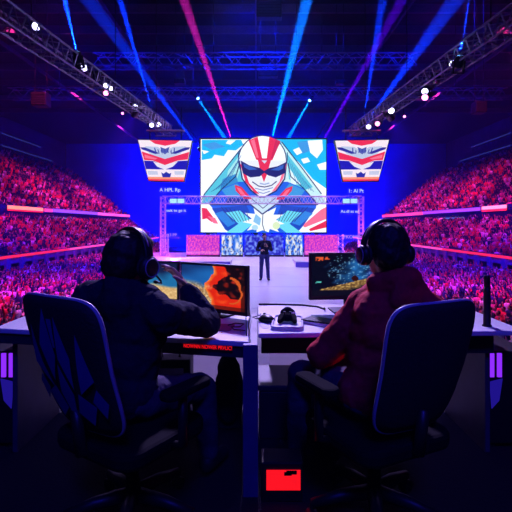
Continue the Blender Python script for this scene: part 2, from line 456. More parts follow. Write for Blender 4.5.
A(CY, [(22,22),(170,22),(178,40),(150,62),(120,60),(105,84),(70,78),(60,92),(22,98)])
A((60,150,225), [(22,40),(70,30),(110,48),(60,60)]); A((60,150,225), [(380,30),(425,25),(440,60),(400,75)])
for q in ([(420,25),(475,22),(478,60),(455,92),(430,70)], [(455,115),(490,105),(490,135),(465,135)], [(365,60),(388,50),(400,70),(380,80)], [(395,95),(420,88),(430,104),(405,112)], [(120,24),(150,24),(130,40),(112,36)], [(22,60),(50,66),(30,76)]): A(WH, q)
A(TE, [(190,28),(36,222),(20,262),(120,262),(190,190),(180,90)]); A((160,225,230), [(185,50),(120,140),(110,200),(150,180),(176,110)])
A((50,140,205), [(100,170),(150,150),(160,190),(90,215)])
A((195,235,240), [(320,28),(470,224),(490,262),(380,262),(330,190),(330,90)]); A(TE, [(340,70),(440,200),(400,215),(350,170)]); A((225,245,250), [(345,120),(395,190),(360,190)])
A(BL, [(50,262),(100,205),(160,180),(345,180),(405,205),(455,262),(430,372),(80,372)])
A((60,150,220), [(95,210),(155,186),(200,240),(120,240)]); A((60,150,220), [(410,212),(352,186),(310,240),(390,242)])
A((25,60,160), [(120,240),(200,246),(190,262),(110,262)]); A((25,60,160), [(310,246),(390,240),(400,262),(320,262)])
A(NV, [(45,262),(460,262),(460,268),(45,268)])
A(WH, [(20,262),(48,262),(128,360),(118,370),(18,370)]); A(WH, [(490,262),(455,278),(360,345),(385,370),(490,370)])
A(RD, [(22,278),(40,280),(70,320),(60,332),(40,318),(24,322)]); A(PK, [(44,308),(72,316),(84,338),(66,336)])
A(PK, [(470,285),(490,275),(490,320),(410,352),(400,345)]); A(RD, [(482,330),(490,326),(490,352),(430,366),(425,358)])
A((20,70,190), [(60,280),(190,268),(215,320),(130,372),(110,360)]); A((20,70,190), [(450,280),(320,268),(300,320),(380,372),(400,350)])
A((105,215,240), [(112,296),(165,288),(220,335),(172,372),(112,372),(160,338)]); A((105,215,240), [(398,296),(345,288),(292,335),(340,372),(398,372),(352,338)])
A((40,130,220), [(70,300),(100,290),(150,335),(120,350)]); A((40,130,220), [(440,300),(410,290),(360,335),(390,345)])
st_ = [(255+(80 if i % 2 == 0 else 46)*math.cos(PI*i/11+.2), 326+(62 if i % 2 == 0 else 36)*math.sin(PI*i/11+.2)) for i in range(22)]
A(WH, [(x, min(y, 370)) for x, y in st_]); EL((215,235,190), 302, 345, 14, 14); EL((170,215,240), 222, 352, 12, 10)
A((130,190,235), [(225,300),(245,318),(240,345),(215,330)]); LN(NV, [(252,300),(250,340),(258,366)], 3)
A((200,225,245), [(190,235),(320,235),(300,270),(252,300),(206,270)]); LN(NV, [(186,250),(250,302),(322,250)], 5); LN(NV, [(205,240),(252,280),(300,240)], 3)
A(RD, [(146,192),(172,200),(212,246),(180,244),(150,214)]); A(PK, [(152,200),(168,206),(188,232),(168,226)])
A(RD, [(364,196),(338,206),(298,248),(330,246),(360,214)]); A(PK, [(356,206),(340,212),(320,236),(340,230)])
# head
EL(NV, 250, 98, 92, 94); EL(WH, 250, 98, 88, 90)
A(NV, [(160,100),(344,100),(336,170),(304,216),(258,240),(238,240),(205,214),(172,170)]); A((228,234,248), [(165,100),(339,100),(331,168),(300,212),(257,235),(240,235),(209,210),(177,168)])
A(RD, [(198,25),(232,10),(250,96),(256,108),(226,96)]); A(RD, [(276,10),(318,28),(288,98),(256,108),(266,94)])
A(PK, [(206,26),(220,20),(236,90),(228,90)]); A((200,30,70), [(300,20),(318,30),(290,92),(282,94)])
A(RD, [(232,92),(284,92),(268,150),(256,182),(244,150)]); A((205,210,235), [(246,100),(268,100),(258,112)])
A(RD, [(166,112),(178,120),(200,185),(240,228),(222,222),(186,180)]); A(PK, [(342,112),(332,122),(314,180),(284,218),(300,212),(328,168)])
A(NV, [(168,100),(200,118),(240,128),(256,140),(276,128),(306,122),(340,106),(334,148),(300,164),(272,156),(257,146),(240,160),(205,164),(176,148)])
A((50,95,190), [(178,112),(215,126),(232,134),(200,136),(182,126)]); A((50,95,190), [(330,116),(300,128),(280,136),(312,138),(328,130)])
LN(NV, [(212,180),(235,196),(258,200),(284,194),(304,178)], 4); LN((90,120,190), [(222,204),(252,212),(290,202)], 3); LN((90,120,190), [(232,218),(254,224),(278,216)], 3)
LN((150,170,215), [(240,186),(258,190),(276,185)], 5)
for x in (160, 344): LN(NV, [(x, 70), (x, 100)], 3)
LN(NV, [(190,30),(110,130),(34,224),(20,250)], 4); LN(NV, [(322,30),(400,130),(472,226)], 4); LN(NV, [(165,110),(150,160),(100,205),(50,262)], 4); LN(NV, [(346,110),(356,160),(405,205),(455,262)], 4)
for k in range(8):
    LN((40,100,170), [(170-k*9, 80+k*15), (120-k*9, 190+k*4)], 2); LN((60,130,190), [(350+k*10, 100+k*13), (380+k*9, 190+k*4)], 2)
for k in range(7):
    LN(NV, [(95+k*16, 275+k*3), (140+k*10, 330)], 2); LN(NV, [(420-k*16, 275+k*3), (370-k*10, 330)], 2)
scr = thing('led_screen', 'huge stage screen showing a masked helmeted hero above the stage', 'screen', (0, 0, 0))
cols = []; b = MB()
for k, (c, pts) in enumerate(art):
    if c not in cols: cols.append(c)
    vs = [zs(x, y, .01+k*.0006) for x, y in pts]
    b.add(vs, [tuple(range(len(vs)-1, -1, -1))] if True else [], cols.index(c))
b.build('picture', [glow('art_%d' % i, c, 1.12) for i, c in enumerate(cols)], scr)
b = MB(); p0 = zs(12, 376); p1 = zs(496, 14)
b.box((p0[0], SY+.02, p0[2]), (p1[0], SY+.5, p1[2])); b.ell((zs(250, 95)[0], SY+.25, zs(250, 98)[2]), (1.5, .22, 1.5), 24); b.build('cabinet', M['black'], scr)
b = MB()
for x in (-2.9, 0, 3.7): b.box((x-.12, SY+.1, STZ+.3), (x+.12, SY+.4, p0[2]+.05))
b.build('support_leg', M['blackmetal'], scr)

# hanging side screens
def side_screen(cx_px, label, mir):
    Y = 25.5; o = P(cx_px, 140, Y); s = Y/F
    t = thing('hanging_screen', label, 'screen', o, group='hanging screens beside the main screen')
    def w_(x, y, d): return ((x-139)/3.94*s*mir, -d, -(y-35)/3.94*s)
    L = []
    def a(c, pts): L.append((c, pts if mir > 0 else list(reversed(pts))))
    R_, W_, B_, O_ = (240,45,85), (250,235,250), (25,25,185), (250,150,120)
    a(W_, [(33,35),(245,38),(213,198),(75,195)])
    a(R_, [(78,36),(198,37),(180,50),(140,58),(100,50)])
    a((190,205,235), [(60,60),(110,62),(139,80),(170,62),(222,60),(200,90),(139,112),(80,92)])
    a(R_, [(47,80),(139,110),(235,82),(229,112),(190,116),(139,134),(92,116),(57,114)])
    a((250,120,150), [(58,92),(110,108),(100,112),(60,106)])
    a(B_, [(56,116),(95,118),(139,138),(190,118),(229,116),(223,152),(64,150)])
    a((235,230,250), [(92,120),(139,134),(190,120),(170,140),(139,152),(108,140)])
    a((40,45,160), [(42,64),(60,64),(120,88),(100,90),(48,72)]); a((40,45,160), [(238,64),(220,64),(160,88),(180,90),(234,72)])
    a((80,95,180), [(120,62),(139,70),(158,62),(150,84),(139,92),(128,84)])
    a(O_, [(71,180),(216,182),(213,198),(75,195)]); a(R_, [(73,189),(214,191),(213,198),(75,195)])
    a((35,45,170), [(124,162),(134,168),(144,160),(156,168),(164,164),(160,182),(130,182)])
    a((200,205,235), [(70,156),(110,158),(112,172),(74,172)]); a((200,205,235), [(176,158),(214,158),(212,172),(178,172)])
    for k in range(7):
        a((60,70,170), [(96+k*13,66+(k%3)*6),(100+k*13,66+(k%2)*6),(106+k*12,82+(k%3)*5),(101+k*12,84)])
    cs = []; b = MB()
    for k, (c, pts) in enumerate(L):
        if c not in cs: cs.append(c)
        b.add([w_(x, y, .012+k*.0008) for x, y in pts], [tuple(range(len(pts)-1, -1, -1))], cs.index(c))
    b.build('picture', [glow('side_art', c, 1.0) for c in cs], t)
    b = MB(); q = [w_(x, y, 0) for x, y in ((30,32),(248,35),(215,201),(73,198))]
    b.add([(x, .0, z) for x, _, z in q]+[(x, .3, z) for x, _, z in q], [(0,1,2,3),(7,6,5,4),(0,4,5,1),(1,5,6,2),(2,6,7,3),(3,7,4,0)]); b.build('cabinet', M['black'], t, merge=True)
    b = MB()
    for x in (-.9, .9): b.tube([(x, .15, 0), (x, .15, 1.9)], .03, 6)
    b.build('hanging_cable', M['blackmetal'], t)
    b = MB(); b.tube([(-1.1,.15,.55),(1.1,.15,.55)], .07, 8); b.tube([(-.6,.15,.25),(.6,.15,.25)], .05, 8)
    for k in range(6): b.tube([(-1+k*.36,.15,.55),(-.82+k*.36,.15,.3)], .03, 6)
    b.build('rigging_bar', M['alu'], t)
side_screen(165, 'red and white hanging screen left of the main screen', 1)
side_screen(362, 'red and white hanging screen right of the main screen', -1)

# low wall of display panels across the back of the stage
mp = picture_mat('stage_display', 1.0)
def comic(seed):
    def f(u, v):
        a = nz(u*6, v*4, seed); c = nz(u*14, v*9, seed+3)
        base = mixc((40,110,235), (235,240,255), .5+a*1.4)
        if c > .25: base = (30,50,150)
        if c < -.38: base = (240,220,150)
        return base
    return f
def magenta(seed):
    def f(u, v):
        k = nz(u*22, v*14, seed)
        c = mixc((165,30,215), (255,95,190), .5+k*1.5)
        return mixc(c, (255,150,220), .5 if .08 < v < .2 else 0)
    return f
def bluep(seed):
    def f(u, v):
        k = nz(u*16, v*8, seed); return mixc((30,30,190), (120,150,250), .35+k*1.6)
    return f
PW = [(186, 220, magenta(1), 'magenta panel left of the comic picture on the low stage wall'), (221, 243, comic(5), 'blue and white picture panel left of the presenter on the low stage wall'),
      (244, 284, bluep(2), 'blue patterned panel behind the presenter on the low stage wall'), (285, 303, comic(9), 'blue and white picture panel right of the presenter on the low stage wall'),
      (304, 338, magenta(7), 'magenta panel right of the comic picture on the low stage wall')]
for x0, x1, fn, lb in PW:
    a0 = P(x0+.5, 256, 26); a1 = P(x1-.5, 236, 26)
    t = thing('display_panel', lb, 'screen', ((a0.x+a1.x)/2, 26, STZ+.3), group='panels of the low stage wall')
    picture('picture', 44, 24, a1.x-a0.x, a1.z-a0.z, fn, mp, t, Matrix.Translation((0, -.02, a0.z-STZ-.3+.06)))
    b = MB(); b.box((-(a1.x-a0.x)/2-.02, 0, 0), ((a1.x-a0.x)/2+.02, .25, a1.z-STZ-.3+.08)); b.build('cabinet', M['black'], t)

# ---------------------------------------------------------------- trusses
def truss(t, a, bb, wd, seg, r=.05, mt='alu'):
    """box truss from a to bb (relative to thing): four chords and lacing"""
    a = Vector(a); bb = Vector(bb); d = (bb-a); L = d.length; d.normalize()
    up = Vector((0,0,1)) if abs(d.z) < .8 else Vector((0,1,0))
    s = d.cross(up).normalized(); u = s.cross(d).normalized()
    cn = [s*wd/2+u*wd/2, -s*wd/2+u*wd/2, -s*wd/2-u*wd/2, s*wd/2-u*wd/2]
    for c in cn:
        b = MB(); b.tube([a+c, bb+c], r, 6); b.build('chord', M[mt], t)
    b = MB(); n = max(2, int(L/seg))
    for k in range(n):
        p0 = a+d*(L*k/n); p1 = a+d*(L*(k+.5)/n); p2 = a+d*(L*(k+1)/n)
        for i in range(4):
            c0, c1 = cn[i], cn[(i+1) % 4]
            b.tube([p0+c0, p1+c1], r*.6, 5); b.tube([p1+c1, p2+c0], r*.6, 5)
    b.build('lacing', M[mt], t)
TL0, TL1 = P(-40, -14, 9.8), P(168, 130, 29); TR0, TR1 = P(560, -12, 10.2), P(353, 132, 29)
for a, bb, lb in ((TL0, TL1, 'diagonal lighting truss above the stage, descending from the top left corner'), (TR0, TR1, 'diagonal lighting truss above the stage, descending from the top right corner')):
    t = thing('lighting_truss', lb, 'truss', a); truss(t, (0,0,0), bb-a, .55, .62, .035)
    for k in (.15, .5, .85):
        p = (bb-a)*k; b = MB(); b.tube([p+Vector((0,0,.3)), (p.x, p.y, 24-a.z)], .02, 5); b.build('hanging_cable', M['blackmetal'], t)
for y_px, Y, x0, x1, lb in ((61.5, 36, 95, 415, 'nearer of the two horizontal roof trusses crossing the hall'), (94, 46, 10, 505, 'farther and lower of the two horizontal roof trusses crossing the hall')):
    a = P(x0, y_px, Y); bb = P(x1, y_px, Y)
    t = thing('roof_truss', lb, 'truss', a); truss(t, (0,0,0), bb-a, 1.0, 1.6, .05)
    for k in (.1, .37, .63, .9):
        p = (bb-a)*k; b = MB(); b.tube([p, (p.x, p.y, 24-a.z)], .03, 5); b.build('hanging_cable', M['blackmetal'], t)
# gantry across the front of the screen
GY = 26.3; g0 = P(163, 200, GY); g1 = P(361, 200, GY)
t = thing('stage_gantry', 'purple lit box truss gantry standing across the main screen', 'truss', (0, GY, STZ+.3))
truss(t, (g0.x, 0, g0.z-STZ-.3), (g1.x, 0, g1.z-STZ-.3), .42, .45, .028, 'gantry')
for x in (g0.x, g1.x): truss(t, (x, 0, 0), (x, 0, g0.z-STZ-.3+.2), .26, .5, .03, 'gantry')
for x in (g0.x+.1, g0.x+2.9, 5.0): truss(t, (x, .25, 0), (x, .25, 1.3), .3, .4, .025, 'gantry')
# small lit lettering and lamps on the gantry
GW = glow('sign_white', (205, 225, 255), 1.1); GV = glow('sign_violet', (190, 150, 255), 1.0)
def FACE(p): return Matrix.Translation(p) @ Matrix.Rotation(PI/2, 4, 'X')
def sign(px, py, txt, size, m, lb, sx=1.):
    p = P(px, py, GY-.35)
    t = thing('lit_sign', lb, 'sign', (p.x, GY-.35, p.z))
    text_obj(txt, size, m, 'lettering', t, Matrix.Rotation(PI/2, 4, 'X'), .01, sx)
    b = MB(); b.tube([(-.6,.05,-.18),(.6,.05,-.18)], .015, 6); b.tube([(-.45*(1 if px < 256 else -1),.05,-.18),(-.45*(1 if px < 256 else -1),.3,-.18)], .015, 6); b.build('bracket', M['blackmetal'], t)
sign(170, 190, 'A HPL Rp', .30, GW, 'small white lettering above the left end of the gantry')
sign(176, 210.5, 'nuit te ge is', .24, GW, 'small white lettering below the left end of the gantry', 1.05)
sign(171, 235, 'N.3 PP', .24, GV, 'violet lettering low on the left gantry post')
sign(356, 191, '1: Al Pt', .30, GW, 'small white lettering above the right end of the gantry')
sign(350, 211.5, 'As.dl at en', .24, GW, 'small white lettering below the right end of the gantry', 1.05)
sign(352, 237, 'FKOMH', .28, GV, 'violet lettering low on the right gantry post')
for px, lb in ((177, 'pale blue lit lamp box on the left end of the gantry'), (350, 'pale blue lit lamp box on the right end of the gantry')):
    p = P(px, 201, GY-.35); t = thing('lamp_box', lb, 'lamp', p)
    b = MB(); b.box((-.44, 0, -.16), (.44, .12, .16)); b.build('housing', M['black'], t)
    b = MB(); b.box((-.42, -.02, -.13), (-.02, 0, .13)); b.box((.03, -.02, -.13), (.42, 0, .13)); b.build('lens', glow('pale_lamp', (165, 220, 255), 1.1), t)

# ---------------------------------------------------------------- moving head lights
fx = thing('moving_head_light', 'x', 'stage light', (0, 0, 0))
b = MB(); b.lathe([(.10,.22),(.15,.18),(.17,.02),(.165,-.20),(.15,-.24)], 18); b.build('head', M['black'], fx, smooth=False)
b = MB(); b.box((-.24,-.06,-.06),(-.19,.06,.42)); b.box((.19,-.06,-.06),(.24,.06,.42)); b.box((-.24,-.06,.38),(.24,.06,.43)); b.build('yoke', M['blackmetal'], fx)
b = MB(); b.lathe([(.02,-.25),(.13,-.245),(.14,-.235)], 18); lens = b.build('lens', M['lensW'], fx)
b = MB(); b.lathe([(.02,-.25),(.13,-.245),(.14,-.235)], 18); l2 = b.build('lens', M['lensB'], fx); C.objects.unlink(l2); l2.parent = None
def fixture(px, py, Y, to, label, lensm='lensW', beam=None, scale=1., rod=0):
    global first_fx
    p = P(px, py, Y)
    o = dup(fx)
    o['label'] = label; o['group'] = 'moving head stage lights'
    o.location = p; o.rotation_mode = 'QUATERNION'; o.rotation_quaternion = aim(p, to); o.scale = (scale*.82,)*3
    for c in o.children:
        if c.name.startswith('lens'):
            c.data = c.data.copy(); c.data.materials[0] = M[lensm]
    if rod:
        mb = MB(); e_ = o.rotation_quaternion.inverted() @ (Vector(rod if isinstance(rod, tuple) else (0, 0, rod))/scale/.82); mb.tube([(0, 0, .2), e_], .03/.82, 6); mb.build('hanging_rod', M['blackmetal'], o)
    if beam:
        col, pw, ang = beam
        d = bpy.data.lights.new('beam', 'SPOT'); d.color = col; d.energy = pw; d.spot_size = math.radians(ang); d.spot_blend = .35; d.shadow_soft_size = .015
        l = bpy.data.objects.new('beam', d); C.objects.link(l); l.parent = o; l.location = (0, 0, -.30)
    return o
def truY(px, left=True):
    if left: f_ = (px+40)/208.; return 1/(1/9.8+(1/29-1/9.8)*f_)
    f_ = (560-px)/207.; return 1/(1/10.2+(1/29-1/10.2)*f_)
BLU, CYA, RED, VIO, PUR = (.005,.07,1.), (.0,.36,1.), (1.,.01,.14), (.18,.0,1.), (.45,.0,.9)
K = 1600.0
CAMT = Vector((0, 2, 1.5))
fixture(35, 25, truY(35), (1, 3, 0), 'bright white light highest on the left diagonal truss', 'lensW')
fixture(78, 58, truY(78)-.5, P(58, -30, truY(78)-1.2), 'light throwing a bright blue beam upwards from the left diagonal truss', 'lensB', (BLU, 9000*K, 6), 1., (0, .5, 0))
fixture(83, 67, truY(83), (2, 4, 0), 'white light just under the blue beam light on the left truss', 'lensW')
fixture(96, 77, truY(96), (-20, 50, 0), 'dim violet light hanging between the bright ones on the left truss', 'lensP', None)
fixture(105, 84.5, truY(105), (1, 6, -1), 'upper white light of the tight trio midway down the left truss', 'lensW', None, .9)
fixture(110, 87.5, truY(109), (2, 6, -1), 'right hand white light of the tight trio midway down the left truss', 'lensW', None, .8)
fixture(105, 92, truY(105), (1, 6, -1), 'lower pinkish light of the tight trio midway down the left truss', 'lensP', None, .9)
fixture(134, 106, truY(134), (2, 6, -1), 'upper light of the pair on the lower left truss', 'lensW', None, 1.2)
fixture(135.5, 113, truY(135), (-22, 42, -6), 'lower light of the pair on the lower left truss', 'lensW', (VIO, 16000, 48), 1.2)
fixture(151, 124.5, truY(151), (2, 6, -1), 'left light of the last pair at the bottom of the left truss', 'lensW', None, 1.1)
fixture(158, 124, truY(158), (2, 6, -1), 'right light of the last pair at the bottom of the left truss', 'lensW', None, 1.3)
fixture(154, 116, truY(155)-.6, P(117, -10, 24), 'slim light throwing a thin blue beam upwards from the end of the left truss', 'lensB', (BLU, 12000*K, 3.4), 1., (0, .6, -.3))
fixture(123, 113, 24, (-6, 6, -1), 'small pink light hanging below the left diagonal truss', 'lensP', None, .6, 1.0)
fixture(453.5, 63, truY(453.5, False), (-1, 3, 0), 'white light on the upper part of the right diagonal truss', 'lensW')
fixture(459, 62.5, truY(459, False)-.5, P(471, -30, truY(459, False)-1.2), 'light throwing a bright blue beam upwards from the right diagonal truss', 'lensB', (BLU, 9000*K, 6), 1., (0, .5, 0))
fixture(437, 79, truY(437, False), (20, 50, 0), 'dim violet light between the bright ones on the right truss', 'lensP', None)
fixture(426, 90, truY(426, False), (-1, 6, -1), 'upper light of the pair midway down the right truss', 'lensW', None, 1.1)
fixture(426, 96, truY(426, False), (-1, 6, -1), 'lower pinkish light of the pair midway down the right truss', 'lensP', None, 1.1)
fixture(392, 109.5, truY(392, False), (-1, 6, -1), 'upper light of the pair on the lower right truss', 'lensW', None, 1.3)
fixture(390, 116, truY(390, False), (22, 42, -6), 'lower light of the pair on the lower right truss', 'lensW', (VIO, 16000, 48), 1.3)
fixture(369, 126, truY(369, False), (-1, 6, -1), 'left light of the last pair at the bottom of the right truss', 'lensW', None, 1.2)
fixture(378, 123, truY(378, False), (-1, 6, -1), 'right light of the last pair at the bottom of the right truss', 'lensP', None, 1.1)
fixture(363, 123, truY(363, False)-.6, P(378, 30, 26.5), 'slim light throwing a thin blue beam upwards from the end of the right truss', 'lensB', (BLU, 9000*K, 4.5), 1., (0, .6, -.1))
fixture(404, 116, 23, (6, 6, -1), 'small pink light hanging below the right diagonal truss', 'lensP', None, .6, 1.0)
# on the far cross truss, aimed down behind the screen
fixture(197, 97, 44, P(226, 140, 40), 'left of the two cyan beam lights hung from the far roof truss', 'lensB', (CYA, 14000*K, 3.6), 1.3)
fixture(310.5, 99, 44, P(286, 142, 40), 'right of the two cyan beam lights hung from the far roof truss', 'lensB', (CYA, 14000*K, 3.6), 1.3)
# on the floor behind the screen, aimed up
def upbeam(px0, py0, px1, py1, Y, col, pw, ang, lb):
    a = P(px0, py0, Y); c = P(px1, py1, Y-3); d = (c-a).normalized()
    fixture(px0, py0, Y, c, lb, 'lensB', (col, pw*1300, ang))
upbeam(235, 150, 184, 0, 30, RED, 24000, 4.0, 'light throwing a red beam up from behind the main screen')
upbeam(269, 150, 307, 0, 30, CYA, 15000, 5.0, 'light throwing a wide cyan beam up from behind the main screen')
upbeam(318, 150, 402, 0, 30, PUR, 5000, 4.0, 'light throwing a faint purple beam up from behind the main screen')
upbeam(360, 131, 455, 0, 30, BLU, 5000, 7, 'light throwing a faint wide blue beam up past the right truss')
upbeam(200, 150, 85, -5, 30, BLU, 5000, 5.5, 'light throwing a faint wide blue beam up past the left truss')
for c in list(fx.children): bpy.data.objects.remove(c)
bpy.data.objects.remove(fx); bpy.data.objects.remove(l2)

# hanging boxes under the roof
for px, py, Y, wv, hv, lb in ((269, 11, 34, 1.9, 1.2, 'dark speaker box hanging under the roof at top centre'), (268, 73, 40, 1.7, .8, 'dark speaker box hanging from the nearer roof truss'), (180, 82, 38, .9, .4, 'small dark box hanging under the nearer roof truss on the left'),
                             (41, 100, 30, 1.0, .9, 'dark box hanging above the left stand'), (340, 83, 40, .8, .3, 'small pale box hanging under the nearer roof truss on the right'), (479, 108, 32, .8, .8, 'dark box hanging above the right stand')):
    p = P(px, py, Y); t = thing('hanging_speaker', lb, 'speaker', p)
    b = MB(); b.box((-wv/2,-.4,-hv/2),(wv/2,.4,hv/2)); b.build('cabinet', M['blackmetal'], t, bevel=.05)
    b = MB()
    for k in range(5): b.box((-wv*.45,-.43,-hv*.42+k*hv*.18),(wv*.45,-.40,-hv*.42+k*hv*.18+hv*.09))
    b.build('grille', M['case'], t)
    b = MB()
    for s in (-1, 1): b.tube([(s*wv*.4,0,hv/2),(s*wv*.4,0,24-p.z)], .02, 5)
    b.build('hanging_cable', M['blackmetal'], t)

# ================================================================ FOREGROUND: DESKS
DZ = .75
def desk(label, poly, legs, fas):
    t = thing('gaming_desk', label, 'desk', (0, 0, 0))
    b = MB(); b.prism(poly, DZ-.028, DZ); b.build('tabletop', M['white'], t, bevel=.006)
    for (lo, hi) in legs:
        b = MB(); b.box(lo, hi); b.build('leg_panel', M['deskpanel'], t, bevel=.004)
    b = MB(); b.prism(*fas); b.build('fascia', M['deskdark'], t, bevel=.003)
    b = MB(); b.box((poly[3][0]+.1, 3.12, .62), (poly[2][0]-.1, 3.15, DZ-.03)); b.build('cable_tray', M['deskdark'], t)
    b = MB(); b.add([(poly[3][0]+.08,3.19,.012),(poly[2][0]-.01,3.19,.012),(poly[2][0]-.01,3.19,DZ-.03),(poly[3][0]+.08,3.19,DZ-.03)], [(0,1,2,3)] if poly[3][0] < poly[2][0] else [(0,3,2,1)]); b.build('modesty_panel', M['frost'], t)
    return t
LP = [(-1.48,2.52),(-.036,2.225),(-.036,3.28),(-1.48,3.28)]
ld = desk('left white gaming desk with a dark fascia and a red letter display', LP, [((-1.425,2.62,0),(-1.395,3.18,DZ-.028))],
     ([(-1.47,2.535),(-.04,2.243),(-.04,2.273),(-1.47,2.565)], .662, DZ-.028))
RP = [(.012,2.40),(1.48,2.46),(1.48,3.28),(.012,3.28)]
rd = desk('right white gaming desk with a tray, keyboard and bottle on it', RP, [((1.34,2.62,0),(1.37,3.18,DZ-.028))],
     ([(.03,2.58),(1.37,2.58),(1.37,2.61),(.03,2.61)], .59, DZ-.028))
t = thing('desk_divider', 'dark blue upright panel standing between the two desks', 'desk divider', (-.012, 2.3, 0))
b = MB(); b.box((-.052,-.115,0),(.022,-.08,.745)); b.build('front_panel', mat('column_blue', (.07,.06,.20), .5), t, bevel=.004)
b = MB(); b.box((-.018,-.08,0),(.018,.9,.70)); b.build('rear_panel', M['deskpanel'], t)
# red letter display on the left fascia
ang = math.atan2(2.243-2.535, 1.43)
def on_fascia(x, z, off=.004): k = (x+1.47)/1.43; return Vector((x, 2.535+k*(2.243-2.535)-off, z))
t = thing('letter_display', 'thin red lit letter display on the fascia of the left desk', 'display', on_fascia(-.245, .709, .002), ang)
b = MB(); b.box((-.13,-.004,-.021),(.13,.0,.021)); b.build('housing', M['black'], t)
text_obj('NOWNN NOWER PRVLIC!', .027, M['redled'], 'lettering', t, Matrix.Translation((0,-.006,0)) @ Matrix.Rotation(PI/2, 4, 'X'), .001, .80)

# monitors
mon = picture_mat('monitor_picture', 1.0)
def flame(u, v):
    n1 = nz(u*3, v*3, 1); n2 = nz(u*9, v*9, 4); n3 = nz(u*30, v*30, 8)
    uu = u+.10*n1+.03*n2; vv = v+.10*nz(u*3, v*3, 6)
    sky = mixc((30,110,190), (20,50,110), (v-.55)*2.2+n1*.7)
    grv = mixc((150,110,75), (235,205,150), .45+n3*1.1+n2*.3)
    c = mixc(grv, sky, (vv-.50+.25*(uu-.3))*9)
    f = uu-.43-.12*abs(vv-.55)
    if f > 0:
        r = math.hypot((uu-.80)*1.1, (vv-.56))
        fl = mixc((245,150,60), (225,38,14), f*16)
        fl = mixc(fl, (245,80,30), max(0, n2*1.3))
        c = fl
        if r < .24+.08*n2: c = mixc((18,8,14), (120,25,15), max(0, n2*2.2))
        if vv > .60 and uu > .70: c = mixc((22,8,14), (190,45,25), max(0, n2*3-.4))
        if uu > .93: c = mixc(c, (25,10,12), .7)
    d = abs(math.hypot((uu-.72)*1.0, vv-.5)-.26)
    if f > .2 and d < .018 and uu > .75: c = (215,90,35)
    e = math.hypot((u-.45), (v-.5)); c = mixc(c, (255,235,170), max(0, .65-e*7)*(.6+n3))
    if v < .08: c = mixc(c, (45,15,12), .6)
    return c
def valley(u, v):
    n1 = nz(u*4, v*4, 11); n3 = nz(u*26, v*26, 2)
    c = mixc((200,155,95), (235,200,140), .5+n3)
    c = mixc(c, (30,110,165), (v-.34+.15*n1)*9)
    c = mixc(c, (20,30,70), (v-.62+.2*n1)*6)
    if u < .48 and .2 < v < .42+n1*.1: c = mixc(c, (230,50,40), .85)
    if v < .10: c = (70,60,70)
    return c
def nebula(u, v):
    n1 = nz(u*4, v*4, 21); n3 = nz(u*34, v*34, 5); n2 = nz(u*12, v*12, 9)
    c = (5,9,26)
    d = math.hypot((u-.55)*1.3, v-.62)
    c = mixc(c, (35,110,185), max(0, .95-d*2.2+n1*.7+n2*.4))
    if n3+.5*n2 > .38 and d < .45: c = mixc(c, (140,195,225), .6)
    g = v-(.10+.42*max(0, u-.08))
    if g < .05 and v > .12 and u > .1: c = mixc((105,75,42), (205,165,95), .3+n3*1.5); c = mixc(c, (14,14,30), max(0, min(1, (-g-.06)*9-n2*.6)))
    if math.hypot((u-.56)*1.6, v-.42) < .07: c = (45,12,10)
    if v < .14: c = (12,12,28)
    c = mixc(c, (60,70,200), max(0, .8-math.hypot((u-.80)*2, v-.5)*3.5))
    if .05 < u < .23 and .86 < v < .95 and n3+n2 > -.02: c = (225,90,40)
    if .05 < u < .12 and .31 < v < .36 and n3 > -.1: c = (90,200,190)
    return c
def monitor(label, l, r, zb, h, fn, nx, ny):
    l = Vector((*l, 0)); r = Vector((*r, 0)); W = (r-l).length; a = math.atan2(r.y-l.y, r.x-l.x)
    t = thing('monitor', label, 'monitor', ((l.x+r.x)/2, (l.y+r.y)/2, DZ), a)
    z0 = zb-DZ
    b = MB(); b.box((-W/2,0,z0),(W/2,.035,z0+h)); b.build('bezel', M['black'], t, bevel=.005)
    picture('screen', nx, ny, W-.03, h-.04, fn, mon, t, Matrix.Translation((0,-.003,z0+.026)))
    b = MB(); b.box((-.03,.036,.01),(.03,.06,z0+h*.6)); b.build('stand_neck', M['blackmetal'], t, bevel=.005)
    b = MB(); b.box((-.12,-.04,0),(.12,.14,.012)); b.build('stand_base', M['blackmetal'], t, bevel=.005)
    return t
monitor('monitor showing red flames on the left desk, nearest the desk column', (-.51,3.02), (-.055,2.72), .772, .31, flame, 100, 66)
monitor('monitor showing a tan valley on the left desk, half hidden by the player in navy', (-1.0,3.14), (-.525,3.06), .772, .31, valley, 90, 56)
monitor('monitor showing a blue nebula over golden ground on the right desk', (.352,2.95), (.90,3.0), .835, .312, nebula, 110, 66)

# things on the right desk
t = thing('tray', 'white rounded tray holding the black controller on the right desk', 'tray', (.185, 2.62, DZ), -.10)
def rrect(w, h, r, n=6):
    return [(sx*(w/2-r)+r*math.cos(a), sy*(h/2-r)+r*math.sin(a)) for sx, sy, a0 in ((1,1,0),(-1,1,90),(-1,-1,180),(1,-1,270)) for a in [math.radians(a0+90*k/n) for k in range(n+1)]]
b = MB(); b.prism(rrect(.18,.33,.03), 0, .012); b.build('base', M['white'], t, bevel=.003)
b = MB(); b.tube([(x,y,.016) for x, y in rrect(.17,.32,.03)], .007, 8, closed=True); b.build('rim', M['white'], t, smooth=True)
t = thing('game_controller', 'black game controller lying on the white tray on the right desk', 'controller', (.185, 2.63, DZ+.012), -.10); t.scale = (.8, .8, .8)
b = MB(); b.ell((0,0,.035),(.055,.045,.03),18)
for s in (-1, 1): b.cap((s*.04,.0,.032),(s*.055,-.085,.022),.030,.017)
b.cap((-.025,.05,.055),(.025,.05,.055),.032,.032); b.ell((0,.06,.075),(.035,.035,.025),14)
blob(b, 'body', M['matte'], t, .004, 3)
